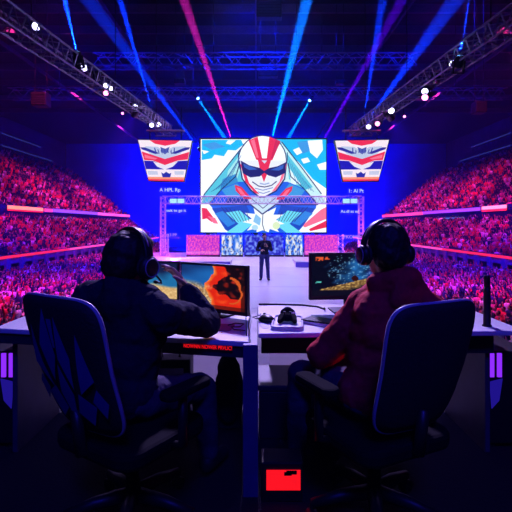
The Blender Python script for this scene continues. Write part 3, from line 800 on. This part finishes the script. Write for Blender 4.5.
for sx, sy in ((-.022,-.02),(.022,-.02)):
    b = MB(); b.lathe([(.006,.055),(.006,.072),(.011,.075),(.010,.080)], 12, X=Matrix.Translation((sx,sy,0))); b.build('thumb_stick', M['blackmetal'], t)
for k in range(4):
    b = MB(); b.lathe([(.005,.058),(.005,.066),(.003,.068)], 10, X=Matrix.Translation((.043+.011*math.cos(k*PI/2),.012+.011*math.sin(k*PI/2),0))); b.build('button', M['lilac'], t)
t = thing('mouse', 'black gaming mouse with a thin cable beside the tray on the right desk', 'mouse', (.065, 2.68, DZ), .5)
b = MB(); b.ell((0,0,.02),(.034,.058,.026),18); b.ell((.022,-.01,.014),(.022,.04,.016),14); b.ell((-.02,.02,.014),(.022,.035,.016),14); blob(b, 'shell', M['black'], t, .004, 3)
b = MB(); b.lathe([(.011,-.004),(.011,.004)], 14, X=Matrix.Translation((0,.028,.040)) @ Matrix.Rotation(PI/2,4,'Y')); b.build('scroll_wheel', M['blackmetal'], t)
b = MB(); b.tube([(0,.055,.012),(-.03,.09,.008),(-.02,.14,.006),(.05,.17,.006),(.08,.22,.005)], .0028, 6); b.build('cable', M['black'], t, smooth=True)
def keyboard(label, loc, rz, w=.36, d=.13, base='white', keym='black'):
    t = thing('keyboard', label, 'keyboard', loc, rz)
    b = MB(); b.box((-w/2,-d/2,0),(w/2,d/2,.016)); b.build('base', M[base], t, bevel=.005)
    b = MB(); nx = 14; dx = (w-.02)/nx; dy = (d-.02)/5
    for j in range(5):
        for i in range(nx):
            x = -w/2+.01+i*dx; y = -d/2+.01+j*dy; b.box((x+.001,y+.001,.016),(x+dx-.002,y+dy-.002,.025))
    b.build('keys', M[keym], t)
    return t
keyboard('keyboard with dark keys on the right desk in front of the red sleeve', (.43, 2.60, DZ), -.62, .34, .14, 'white', 'blackmetal')
t = thing('paper_sheet', 'white sheet of paper under the mouse on the right desk', 'paper', (.075, 2.58, DZ), .2)
b = MB(); b.box((-.05,-.06,0),(.05,.06,.0015)); b.build('sheet', M['paper'], t)
t = thing('cable', 'thin black cable lying along the back of the right desk', 'cable', (0, 0, 0))
b = MB(); b.tube([(.02,3.24,DZ+.006),(.15,3.25,DZ+.006),(.33,3.22,DZ+.006),(.43,3.16,DZ+.006),(.47,3.06,DZ+.006),(.46,3.02,DZ+.02)], .007, 8); b.build('lead', M['black'], t, smooth=True)
for i, (x, lb) in enumerate(((-.062, 'thin dark cable running between the desks, left one'), (-.048, 'thin dark cable running between the desks, right one'))):
    t = thing('cable', lb, 'cable', (0, 0, 0)); b = MB()
    b.tube([(x,3.2,DZ+.006),(x-.004+.012*i,2.9,DZ+.006),(x+.006,2.6,DZ+.006),(x+.012,2.33,DZ+.006)], .003, 6); b.build('lead', M['black'], t, smooth=True)
t = thing('bottle', 'slim black bottle standing at the right end of the right desk', 'bottle', (1.325, 2.57, DZ))
b = MB(); b.lathe([(.026,0),(.027,.004),(.020,.012),(.0195,.20),(.018,.225)], 24); b.build('body', M['black'], t, smooth=True)
b = MB(); b.lathe([(.016,.226),(.017,.23),(.017,.285),(.014,.292)], 24); b.build('cap', M['blackmetal'], t)
# things on the left desk
t = thing('mouse_pad', 'pink mouse pad under the elbow on the left desk', 'mouse pad', (-.25, 2.54, DZ), -.15)
b = MB(); b.prism(rrect(.24,.16,.02), 0, .004); b.build('pad', M['rubber'], t)
keyboard('white keyboard on the left desk in front of the valley monitor', (-.52, 2.74, DZ), .15, .40, .14, 'white', 'lilac')
t = thing('cable', 'tangled thin cable beside the pink mouse pad on the left desk', 'cable', (0, 0, 0)); b = MB()
b.tube([(-.16,2.56,DZ+.008),(-.12,2.62,DZ+.006),(-.07,2.60,DZ+.006),(-.09,2.53,DZ+.006),(-.14,2.52,DZ+.006),(-.12,2.46,DZ+.006),(-.06,2.44,DZ+.006)], .003, 6); b.build('lead', M['black'], t, smooth=True)
# under and around the desks
for s, lb in ((-1, 'black computer tower with violet light strips at the left end of the desks'), (1, 'black computer tower with violet light strips at the right end of the desks')):
    t = thing('computer_tower', lb, 'computer', (1.512 if s > 0 else -1.565, 2.66, 0))
    b = MB(); b.box((-.13,0,.03),(.13,.46,.58)); b.build('case', M['black'], t, bevel=.01)
    b = MB()
    for x in (-.1,.1):
        for y in (.04,.42): b.box((x-.02,y-.02,0),(x+.02,y+.02,.03))
    b.build('foot', M['black'], t)
    for dx in (.015, .06):
        b = MB(); b.box((-s*(.13-dx)-.012,-.012,.43),(-s*(.13-dx)+.012,0,.57)); b.build('light_strip', M['neon'], t)
    b = MB(); b.add([(-s*.128,-.006,.40),(-s*.05,-.006,.42),(-s*.07,-.006,.29),(-s*.115,-.006,.24)], [(0,1,2,3)]); b.add([(-s*.128,-.001,.40),(-s*.05,-.001,.42),(-s*.07,-.001,.29),(-s*.115,-.001,.24)], [(0,1,2,3)]); b.build('lit_vent', M['neonblue'], t)
t = thing('backpack', 'black backpack standing under the left desk beside the desk column', 'backpack', (-.178, 2.95, 0))
b = MB(); b.ell((0,0,.22),(.10,.08,.22),18); b.ell((0,0,.36),(.075,.07,.13),16); b.box((-.085,-.06,.01),(.085,.06,.25)); blob(b, 'bag', M['navy'], t, .008, 5, .02, .1)
b = MB(); b.ell((0,-.085,.17),(.07,.035,.11),14); b.build('front_pocket', M['navy'], t, smooth=True)
b = MB(); b.tube([(-.03,0,.475),(-.03,0,.51),(.03,0,.51),(.03,0,.475)], .008, 8); b.build('carry_handle', M['black'], t)
t = thing('storage_box', 'low black storage box under the right desk', 'box', (.30, 2.78, 0))
b = MB(); b.box((-.28,0,0),(.28,.4,.30)); b.build('body', M['case'], t, bevel=.01)
b = MB(); b.box((-.29,-.01,.30),(.29,.41,.335)); b.build('lid', M['deskdark'], t, bevel=.008)
t = thing('power_box', 'small black box with a glowing red front on the floor between the chairs', 'box', (.125, 2.15, 0))
b = MB(); b.box((-.1,0,0),(.1,.14,.19)); b.build('case', M['black'], t, bevel=.006)
b = MB(); b.box((-.075,-.006,.06),(.088,0,.155)); b.build('red_light', M['redled'], t)
b = MB(); b.box((.02,-.010,.138),(.07,-.006,.155)); b.box((.01,-.010,.132),(.045,-.006,.148)); b.build('dark_mark', mat('dark_red', (.08,.0,.0), .6), t)
t = thing('flight_case', 'dark case with a pale lilac front standing under the left desk', 'case', (-.585, 3.0, 0))
b = MB(); b.box((-.135,0,0),(.145,.16,.425)); b.build('shell', M['case'], t, bevel=.01)
b = MB(); b.box((-.122,-.012,.12),(.10,0,.372)); b.build('front_panel', M['lilac'], t, bevel=.004)
b = MB(); b.tube([(-.06,.08,.425),(-.06,.08,.46),(.06,.08,.46),(.06,.08,.425)], .009, 8); b.build('handle', M['blackmetal'], t)

# ================================================================ CHAIRS
def chair(label, loc, yaw, emblem, hw=.235, top=1.06, recl=.17):
    t = thing('gaming_chair', label, 'chair', (loc[0], loc[1], 0), -yaw)
    def bp(u, v, off=0):
        # half width grows towards the middle; rounded corners through the outline
        z = .50+(top-.50)*v
        w_ = hw*(.86+.14*v)
        return Vector((u*w_, -.23-recl*v+.03*u*u-.02*math.sin(PI*v)+off, z))
    N = 48
    def outline(k):
        a = 2*PI*k/N; c, s = math.cos(a), math.sin(a); e = .36
        return (abs(c)**e*(1 if c >= 0 else -1), .5+.5*abs(s)**e*(1 if s >= 0 else -1))
    b = MB(); vs = []; rings = 9
    for side, off in ((0, .022), (1, -.022)):
        for r in range(rings):
            q = r/(rings-1)
            for k in range(N):
                u, v = outline(k); vs.append(bp(u*q, .5+(v-.5)*q, off*(1-.5*q**6)))
    fs = []
    for side in (0, 1):
        o = side*rings*N
        for r in range(rings-1):
            for k in range(N):
                f_ = (o+r*N+k, o+r*N+(k+1)%N, o+(r+1)*N+(k+1)%N, o+(r+1)*N+k); fs.append(f_ if side else tuple(reversed(f_)))
    o1 = (rings-1)*N; o2 = rings*N+o1
    for k in range(N): fs.append((o1+k, o1+(k+1)%N, o2+(k+1)%N, o2+k))
    b.add(vs, fs); bk = b.build('backrest', M['chair'], t, smooth=True, merge=True)
    b = MB(); b.tube([bp(*outline(k)) for k in range(N)], .0085, 8, closed=True); b.build('piping', M['piping'], bk, smooth=True)
    if emblem:
        sh = [[(-.10,.93),(-.02,.60),(-.20,.40),(-.34,.66)], [(.10,.88),(.26,.60),(.18,.36),(.02,.58)], [(-.46,.80),(-.40,.52),(-.26,.34),(-.62,.50)], [(.44,.78),(.60,.46),(.30,.34),(.36,.54)],
              [(-.02,.54),(.14,.32),(.0,.06),(-.14,.32)], [(-.24,.36),(-.10,.20),(-.34,.10),(-.52,.28)], [(.24,.34),(.52,.26),(.36,.10),(.12,.18)], [(-.05,.86),(.05,.86),(.02,.66),(-.02,.66)],
              [(-.56,.42),(-.44,.32),(-.66,.20),(-.72,.34)], [(.60,.40),(.74,.30),(.64,.18),(.48,.30)]]
        b = MB()
        for q in [[(x*1.22+.06, y) for x, y in q_] for q_ in sh]:
            # subdivide towards the back surface so that the print follows its curve
            c = [sum(p[0] for p in q)/4, sum(p[1] for p in q)/4]; pts = []
            for i in range(4):
                p0, p1 = q[i], q[(i+1) % 4]
                for j in range(4): pts.append((p0[0]+(p1[0]-p0[0])*j/4, p0[1]+(p1[1]-p0[1])*j/4))
            n = len(pts); vv = [bp(*c, -.036)]; ff = [(0,1+i,1+(i+1)%n) for i in range(n)]
            for g in (.25,.5,.75,1.): vv += [bp(c[0]+(x-c[0])*g, c[1]+(y-c[1])*g, -.036) for x, y in pts]
            for g in range(3): ff += [(1+g*n+i,1+g*n+n+i,1+g*n+n+(i+1)%n,1+g*n+(i+1)%n) for i in range(n)]
            b.add(vv, ff)
        b.build('emblem', M['emblem'], bk)
    b = MB(); b.prism(rrect(.50,.50,.09), .375, .445); b.build('seat', M['matte'], t, bevel=.02)
    b = MB(); b.tube([(0,-.12,.40),(0,-.27,.42),(0,-.29,.60)], .025, 10); b.build('back_bracket', M['blackmetal'], t, smooth=True)
    for s in (-1, 1):
        b = MB(); b.tube([(s*.22,.0,.40),(s*.30,.0,.42),(s*.30,.0,.63)], .02, 10); ar = b.build('armrest_post', M['blackmetal'], t, smooth=True)
        b = MB(); b.prism(rrect(.085,.27,.04), .63, .665); b.build('armrest_pad', M['matte'], ar, bevel=.012, X=Matrix.Translation((s*.30,.02,0)))
    b = MB(); b.lathe([(.03,.09),(.03,.28),(.045,.30),(.045,.40)], 16); b.build('column', M['blackmetal'], t, smooth=True)
    for k in range(5):
        a = 2*PI*k/5+.3; d = Vector((math.cos(a), math.sin(a), 0))
        b = MB(); b.tube([(0,0,.12), d*.16+Vector((0,0,.11)), d*.29+Vector((0,0,.085))], [.035,.028,.02], 10); lg = b.build('leg', M['black'], t, smooth=True)
        b = MB(); b.lathe([(.028,-.02),(.03,-.015),(.03,.015),(.028,.02)], 14, X=Matrix.Translation(d*.29+Vector((0,0,.031))) @ Matrix.Rotation(a+PI/2,4,'Z') @ Matrix.Rotation(PI/2,4,'Y'))
        b.tube([d*.29+Vector((0,0,.05)), d*.29+Vector((0,0,.09))], .01, 8); b.build('caster', M['black'], lg)
    return t
chair('black gaming chair with a blue shard emblem on its back, under the player in navy', (-.555, 2.02), math.radians(33), True, hw=.25)
chair('plain black gaming chair with a thin pale rim, under the player in the red jacket', (.538, 2.04), math.radians(-26), False, hw=.235, recl=.15, top=1.035)

# ================================================================ PEOPLE
def hand(b, w_, f, n, thumb, curl=.5, s=1.):
    f = Vector(f).normalized(); n = Vector(n); n = (n-f*n.dot(f)).normalized(); sd = f.cross(n)
    w_ = Vector(w_)
    b.cap(w_, w_+f*.03*s, .024*s, .022*s)
    for i, (o, L) in enumerate(((-.030,.88),(-.010,1.),(.011,.95),(.030,.75))):
        o *= thumb
        k = w_+f*(.092-.006*abs(i-1))*s+sd*o*s
        b.cap(w_+f*.015*s+sd*o*.5*s, k, .016*s, .0125*s, 10)
        p = k; a = curl*.5
        for L_, r0, r1 in ((.044,.0098,.009),(.027,.009,.0082),(.021,.0082,.007)):
            q = p+(f*math.cos(a)+n*math.sin(a))*L_*L*s; b.cap(p, q, r0*s, r1*s, 10); p = q; a += curl
    p = w_+f*.025*s-sd*.022*thumb*s; d1 = (f*.6-sd*.75*thumb+n*.35).normalized(); d2 = (f*.85-sd*.35*thumb+n*.5).normalized()
    b.cap(p, p+d1*.045*s, .014*s, .0115*s, 10); b.cap(p+d1*.045*s, p+d1*.045*s+d2*.03*s, .0115*s, .010*s, 10); b.cap(p+d1*.045*s+d2*.03*s, p+d1*.045*s+d2*.055*s, .010*s, .008*s, 10)
def head_shape(b, c, R, k=1.):
    c = Vector(c)
    e = lambda p, r, n=18: b.ell(c+R @ (Vector(p)*k), tuple(q*k for q in r), n, R=R)
    e((0,-.008,.03), (.077,.098,.090), 24); e((0,.035,-.045), (.058,.062,.075)); e((0,.06,-.088), (.034,.035,.026)); e((0,.03,0), (.070,.070,.08))
    b.cap(c+R @ Vector((0,.094,.015))*k, c+R @ Vector((0,.114,-.026))*k, .010*k, .014*k, 10)      # nose
    e((-.011,.104,-.030), (.010,.010,.008), 10); e((.011,.104,-.030), (.010,.010,.008), 10)
    e((0,.092,-.056), (.024,.010,.007), 12); e((0,.090,-.068), (.021,.011,.008), 12)               # lips
    for s in (-1, 1):
        e((s*.077,-.004,-.008), (.010,.020,.032), 12); e((s*.032,.088,.028), (.022,.010,.007), 10); e((s*.042,.066,-.018), (.026,.026,.022), 12)
def eyes(t, c, R, k=1.):
    for s in (-1, 1):
        b = MB(); p = Vector(c)+R @ (Vector((s*.031,.086,.010))*k)
        b.ell(p, (.012*k,)*3, 12); b.ell(p+R @ Vector((0,.0085*k,0)), (.0055*k,)*3, 10, 1); b.build('eye', [M['paper'], M['black']], t, smooth=True)
def headset(label, c, R, k=1., mic=0, group=None):
    t = thing('headset', label, 'headset', c); t.rotation_mode = 'QUATERNION'; t.rotation_quaternion = R.to_quaternion(); t.scale = (k, k, k)
    arc = [(.113*math.cos(a), -.006, .005+.138*math.sin(a)) for a in [PI*i/20 for i in range(21)]]
    b = MB()
    for dy in (-.014, -.007, 0, .007, .014): b.tube([(x, y+dy, z) for x, y, z in arc], .0075, 8)
    b.build('headband', M['black'], t, smooth=True)
    b = MB(); b.tube([(x*1.035, y-.002, z*1.035) for x, y, z in arc[3:18]], .0045, 8); b.build('headband_trim', M['piping'], t, smooth=True)
    for s in (-1, 1):
        X = Matrix.Translation((s*.098,0,-.012)) @ Matrix.Rotation(s*PI/2,4,'Y')
        b = MB(); b.lathe([(.020,.034),(.040,.030),(.047,.018),(.047,.004),(.044,0)], 22, X=X); ec = b.build('ear_cup', M['black'], t, smooth=True)
        b = MB(); b.lathe([(.028,-.012),(.042,-.012),(.047,-.006),(.044,.002),(.030,.002)], 22, X=X); b.build('ear_cushion', M['chair'], ec, smooth=True)
        b = MB(); b.tube([(X @ Vector((.036*math.cos(a),.036*math.sin(a),.031))) for a in [2*PI*i/20 for i in range(20)]], .0025, 6, closed=True); b.build('ear_cup_ring', M['piping'], ec, smooth=True)
    if mic:
        b = MB(); b.tube([(mic*.118,.02,-.03),(mic*.112,.07,-.062),(mic*.07,.118,-.075),(mic*.03,.132,-.072)], .004, 8); b.ell((mic*.024,.133,-.072),(.014,.008,.008),10); b.build('microphone_boom', M['black'], t, smooth=True)
    return t
def Rz(a): return Matrix.Rotation(a, 3, 'Z')
def player(label, J, cloth, yaw, hyaw, hpitch, k, hands, hood):
    t = thing('person', label, 'person', (J['pelvis'][0], J['pelvis'][1], 0))
    I = Matrix.Translation((-J['pelvis'][0], -J['pelvis'][1], 0))
    V_ = {q: Vector(p) for q, p in J.items()}
    T = Rz(yaw); HR = Rz(hyaw) @ Matrix.Rotation(hpitch, 3, 'X')
    def trunk(b, g):
        b.ell(V_['pelvis'], (.165+g,.125+g,.12+g), 20, R=T); b.ell((V_['pelvis']+V_['chest'])/2, (.15+g,.115+g,.17+g), 20, R=T)
        b.ell(V_['chest'], (.165+g,.118+g,.17+g), 20, R=T)
        mid = V_['neck']-Vector((0,0,.05))
        b.chain([V_['lsh'], mid, V_['rsh']], [.062+g, .075+g, .062+g]); b.ell(V_['chest']+Vector((0,0,.07)), (.17+g,.105+g,.10+g), 18, R=T)
    # body: one continuous surface
    b = MB(); trunk(b, 0)
    b.chain([V_['neck']-Vector((0,0,.06)), V_['neck'], V_['head']+HR @ Vector((0,-.01,-.05))], [.065, .057, .056]); head_shape(b, V_['head'], HR, k)
    for s in 'lr':
        b.chain([V_[s+'sh'], V_[s+'el'], V_[s+'wr']], [.050, .040, .027]); hand(b, V_[s+'wr'], *hands[s])
        b.chain([V_[s+'hip'], V_[s+'kn'], V_[s+'an']], [.080, .055, .038]); f = (T @ Vector((0,1,0))); b.cap(V_[s+'an']-Vector((0,0,.03)), V_[s+'an']+f*.13-Vector((0,0,.045)), .038, .028)
    for i in range(len(b.v)): b.v[i] = tuple(I @ Vector(b.v[i]))
    blob(b, 'body', M['skin'], t, .006, 3)
    # jacket
    b = MB(); trunk(b, .022)
    for s in 'lr':
        e = V_[s+'el']; w_ = V_[s+'wr']; b.chain([V_[s+'sh'], (V_[s+'sh']+e)/2, e, e+(w_-e)*.88], [.076, .076, .070, .050])
    if hood:
        bk = T @ Vector((0,-1,0)); n_ = V_['neck']
        sd = T @ Vector((1,0,0))
        b.chain([n_+sd*.10-Vector((0,0,.02)), n_+bk*.085-Vector((0,0,.0)), n_-sd*.10-Vector((0,0,.02))], [.045,.062,.045]); b.ell(n_+bk*.10-Vector((0,0,.07)), (.11,.05,.09), 16, R=T)
    else: b.chain([V_['neck']-Vector((0,0,.05)), V_['neck']-Vector((0,0,.015))], [.078,.068])
    for i in range(len(b.v)): b.v[i] = tuple(I @ Vector(b.v[i]))
    blob(b, 'jacket', M[cloth], t, .009, 4, .035, .09)
    # trousers and shoes
    b = MB(); b.ell(V_['pelvis']-Vector((0,0,.03)), (.18,.14,.11), 18, R=T)
    for s in 'lr': b.chain([V_[s+'hip'], V_[s+'kn'], V_[s+'an']+Vector((0,0,.03))], [.098, .072, .052])
    for i in range(len(b.v)): b.v[i] = tuple(I @ Vector(b.v[i]))
    blob(b, 'trousers', M['jeans'], t, .010, 4, .02, .07)
    f = T @ Vector((0,1,0))
    for s in 'lr':
        b = MB(); a = V_[s+'an']; b.cap(a-f*.02-Vector((0,0,.02)), a+f*.14-Vector((0,0,.035)), .050, .036); b.cap(a-f*.03-Vector((0,0,.03)), a+f*.02, .042, .045)
        for i in range(len(b.v)): b.v[i] = tuple(I @ Vector(b.v[i]))
        blob(b, 'shoe', M['shoe'], t, .008, 3)
    # hair
    b = MB(); c = V_['head']
    for p, r in (((0,-.018,.038),(.092*k,.100*k,.095*k)), ((0,-.05,-.01),(.083*k,.070*k,.075*k)), ((0,.03,.085),(.075*k,.065*k,.04*k))):
        b.ell(c+HR @ (Vector(p)*k), r, 24, R=HR)
    for i in range(len(b.v)): b.v[i] = tuple(I @ Vector(b.v[i]))
    blob(b, 'hair', M['hair'], t, .007, 3, .018, .035)
    eyes(t, I @ c, HR, k)
    return t, HR
JL = dict(pelvis=(-.62,2.08,.565), chest=(-.58,2.10,.88), neck=(-.585,2.09,1.045), head=(-.592,2.10,1.15), lsh=(-.79,2.14,.985), rsh=(-.40,2.00,.925),
          lel=(-.80,2.42,.835), lwr=(-.62,2.60,.80), rel=(-.245,2.30,.825), rwr=(-.368,2.35,1.0), lhip=(-.66,2.14,.555), rhip=(-.52,2.05,.54), lkn=(-.62,2.52,.50), rkn=(-.285,2.40,.465), lan=(-.62,2.60,.09), ran=(-.25,2.40,.09))
tl, HRl = player('person in a navy hoodie seated at the left desk, right hand raised to face', JL, 'navy', math.radians(-28), math.radians(-32), -.12, 1.14,
    {'l': ((.7,.7,-.05), (0,0,-1), 1, .25), 'r': ((-.55,-.12,.82), (-.8,-.5,-.3), -1, .35)}, True)
headset('black headset on the head of the player in navy, with a microphone', JL['head'], HRl, 1.15, 1)
JR = dict(pelvis=(.55,2.08,.575), chest=(.61,2.07,.86), neck=(.635,2.07,1.085), head=(.60,2.08,1.205), lsh=(.515,2.12,.945), rsh=(.775,2.00,.945),
          lel=(.315,2.17,.70), lwr=(.43,2.38,.655), rel=(.85,2.23,.77), rwr=(.78,2.47,.805), lhip=(.46,2.10,.555), rhip=(.62,2.14,.555), lkn=(.24,2.42,.53), rkn=(.42,2.50,.53), lan=(.22,2.46,.09), ran=(.42,2.52,.09))
tr, HRr = player('person in a red jacket and headset seated at the right desk, back to the viewer', JR, 'redjkt', math.radians(26), math.radians(14), -.05, 1.02,
    {'l': ((.35,.9,-.25), (0,-.2,-1), 1, .5), 'r': ((-.3,.9,-.05), (0,0,-1), -1, .3)}, True)
headset('black headset on the head of the player in the red jacket', JR['head'], HRr, 1.02)

# presenter on the catwalk
px_ = P(264.5, 280, 17.4)
t = thing('person', 'presenter in a dark jacket and jeans standing on the catwalk holding a microphone', 'person', (px_.x, px_.y, STZ)); t.scale = (1.04, 1.04, 1.04)
def pbuild(b, name, m, vox, sm=3, d=0.): return blob(b, name, m, t, vox, sm, d, .08)
FR = Rz(PI+.25)                                           # faces the viewer, a little to the left
c = Vector((0,0,1.63))
b = MB(); head_shape(b, c, FR, .98); b.chain([(0,0,1.40),(0,0,1.5),(0,0,1.57)], [.065,.055,.052])
b.ell((0,0,.98),(.15,.11,.13),18); b.ell((0,0,1.12),(.14,.10,.15),18); b.ell((0,0,1.30),(.165,.11,.15),18); b.chain([(-.18,0,1.40),(0,0,1.42),(.18,0,1.40)], [.055,.07,.055])
b.chain([(-.18,0,1.40),(-.27,.03,1.14),(-.14,-.17,1.12)], [.05,.04,.028]); hand(b, (-.14,-.17,1.12), (.8,-.4,.2), (.2,.1,-1), 1, .6)
b.chain([(.18,0,1.40),(.25,-.02,1.13),(.10,-.19,1.26)], [.05,.04,.028]); hand(b, (.10,-.19,1.26), (-.5,-.3,.75), (-.3,.9,.0), -1, .9)
b.chain([(-.09,0,.93),(-.12,-.02,.50),(-.13,.02,.09)], [.085,.056,.04]); b.chain([(.09,0,.93),(.12,-.02,.50),(.14,.02,.09)], [.085,.056,.04])
for s in (-1, 1): b.cap((s*.135,.02,.05),(s*.16,-.13,.035),.04,.03)
pbuild(b, 'body', M['skin'], .007)
b = MB(); b.ell((0,0,1.0),(.165,.125,.13),18); b.ell((0,0,1.14),(.158,.118,.16),18); b.ell((0,0,1.30),(.182,.125,.155),18); b.chain([(-.185,0,1.40),(0,.01,1.425),(.185,0,1.40)], [.068,.08,.068])
b.chain([(-.185,0,1.40),(-.275,.03,1.14),(-.16,-.15,1.12)], [.068,.058,.045]); b.chain([(.185,0,1.40),(.255,-.02,1.13),(.12,-.17,1.24)], [.068,.058,.045])
pbuild(b, 'jacket', M['navy'], .009, 3, .02)
b = MB(); b.ell((0,0,.94),(.165,.12,.11),18); b.chain([(-.09,0,.92),(-.12,-.02,.50),(-.13,.02,.10)], [.10,.074,.062]); b.chain([(.09,0,.92),(.12,-.02,.50),(.14,.02,.10)], [.10,.074,.062])
pbuild(b, 'trousers', mat('blue_jeans', (.05,.06,.22), .85), .009, 3, .015)
for s in (-1, 1):
    b = MB(); b.cap((s*.135,.03,.05),(s*.165,-.15,.04),.05,.038); pbuild(b, 'shoe', M['shoe'], .009)
b = MB()
for p, r in (((0,-.015,.045),(.088,.098,.085)), ((0,-.045,0),(.082,.065,.075))): b.ell(c+FR @ Vector(p), r, 20, R=FR)
pbuild(b, 'hair', M['hair'], .008, 3, .012); eyes(t, c, FR, .98)
mic = thing('microphone', 'black hand microphone held by the presenter on the catwalk', 'microphone', (px_.x+.055, px_.y-.235, STZ+1.33)); mic.rotation_euler = (.35, -.25, 0)
b = MB(); b.lathe([(.012,-.08),(.016,.08),(.018,.10)], 14); b.build('handle', M['black'], mic, smooth=True)
b = MB(); b.ell((0,0,.125),(.027,.027,.030),16); b.build('grille', M['alu'], mic, smooth=True)


# ================================================================ LIGHT
MAG, LAV, BLUE, RE = (1.,.04,.36), (.50,.37,1.), (.0,.008,1.), (1.,.02,.08)
def area(name, loc, to, col, pw, size, spread=180):
    o = lamp(name, 'AREA', loc, to, col, pw, size=size); o.data.spread = math.radians(spread); return o
# stage wash from the roof
area('stage_wash', (0, 15, 15), (0, 15.5, 0), LAV, 500, 5, 70)
area('stage_wash', (0, 25, 16), (0, 25, 0), LAV, 1100, 6, 80)
# soft spot added without a fitting to brighten the two desks
lamp('desk_fill', 'SPOT', (0, 12.5, 9.2), (0, 3.1, .75), LAV, 15000, spot_size=math.radians(17), spot_blend=.5, shadow_soft_size=.5)
# blue footlights of the backdrop
for x in (-30, -18, -6, 6, 18, 30):
    lamp('backdrop_light', 'SPOT', (x, 104, -3.5), (x*.8, 125, 8), BLUE, 230000 if abs(x) < 20 else 70000, spot_size=math.radians(120), spot_blend=.9, shadow_soft_size=.4)
# floods over the stands
for s in (-1, 1):
    for y, pw, cl in ((56, 2400, (1., .03, .22)), (82, 2200, MAG), (106, 2200, (.9, .04, .55))):
        area('stand_flood', (s*28, y-8, 22.5), (s*37, y, 3), cl, pw, 5, 76)
    area('floor_flood', (s*11, 24, 19), (s*15, 30, ARZ), MAG, 1600, 4, 70)
    area('floor_flood', (s*14, 60, 20), (s*16, 66, ARZ), MAG, 2600, 5, 80)
    area('blue_flood', (s*10, 30, 19), (s*28, 60, -3), BLUE, 1800, 4, 90)
# blue haze lights above the stage
area('blue_flood', (0, 40, 21), (0, 46, 0), BLUE, 13000, 6, 150)
# dim blue fill added behind the camera to lift the chair backs
area('fill_light', (.5, -5, 8), (0, 2, .6), (.03,.03,1.), 420, 2)
for s in (-1, 1):
    lamp('gantry_fill', 'POINT', (s*5.0+.45, 24.6, -.1), (0, 0, 0), (.5, .05, 1.), 700, shadow_soft_size=.1)  # added violet points without fittings, brightening the gantry and low stage
# added red fill on the players, standing in for bounce off the crowd
area('fill_light', (5, -2, 6), (0, 2, .6), (1.,.02,.10), 3, 1.5)
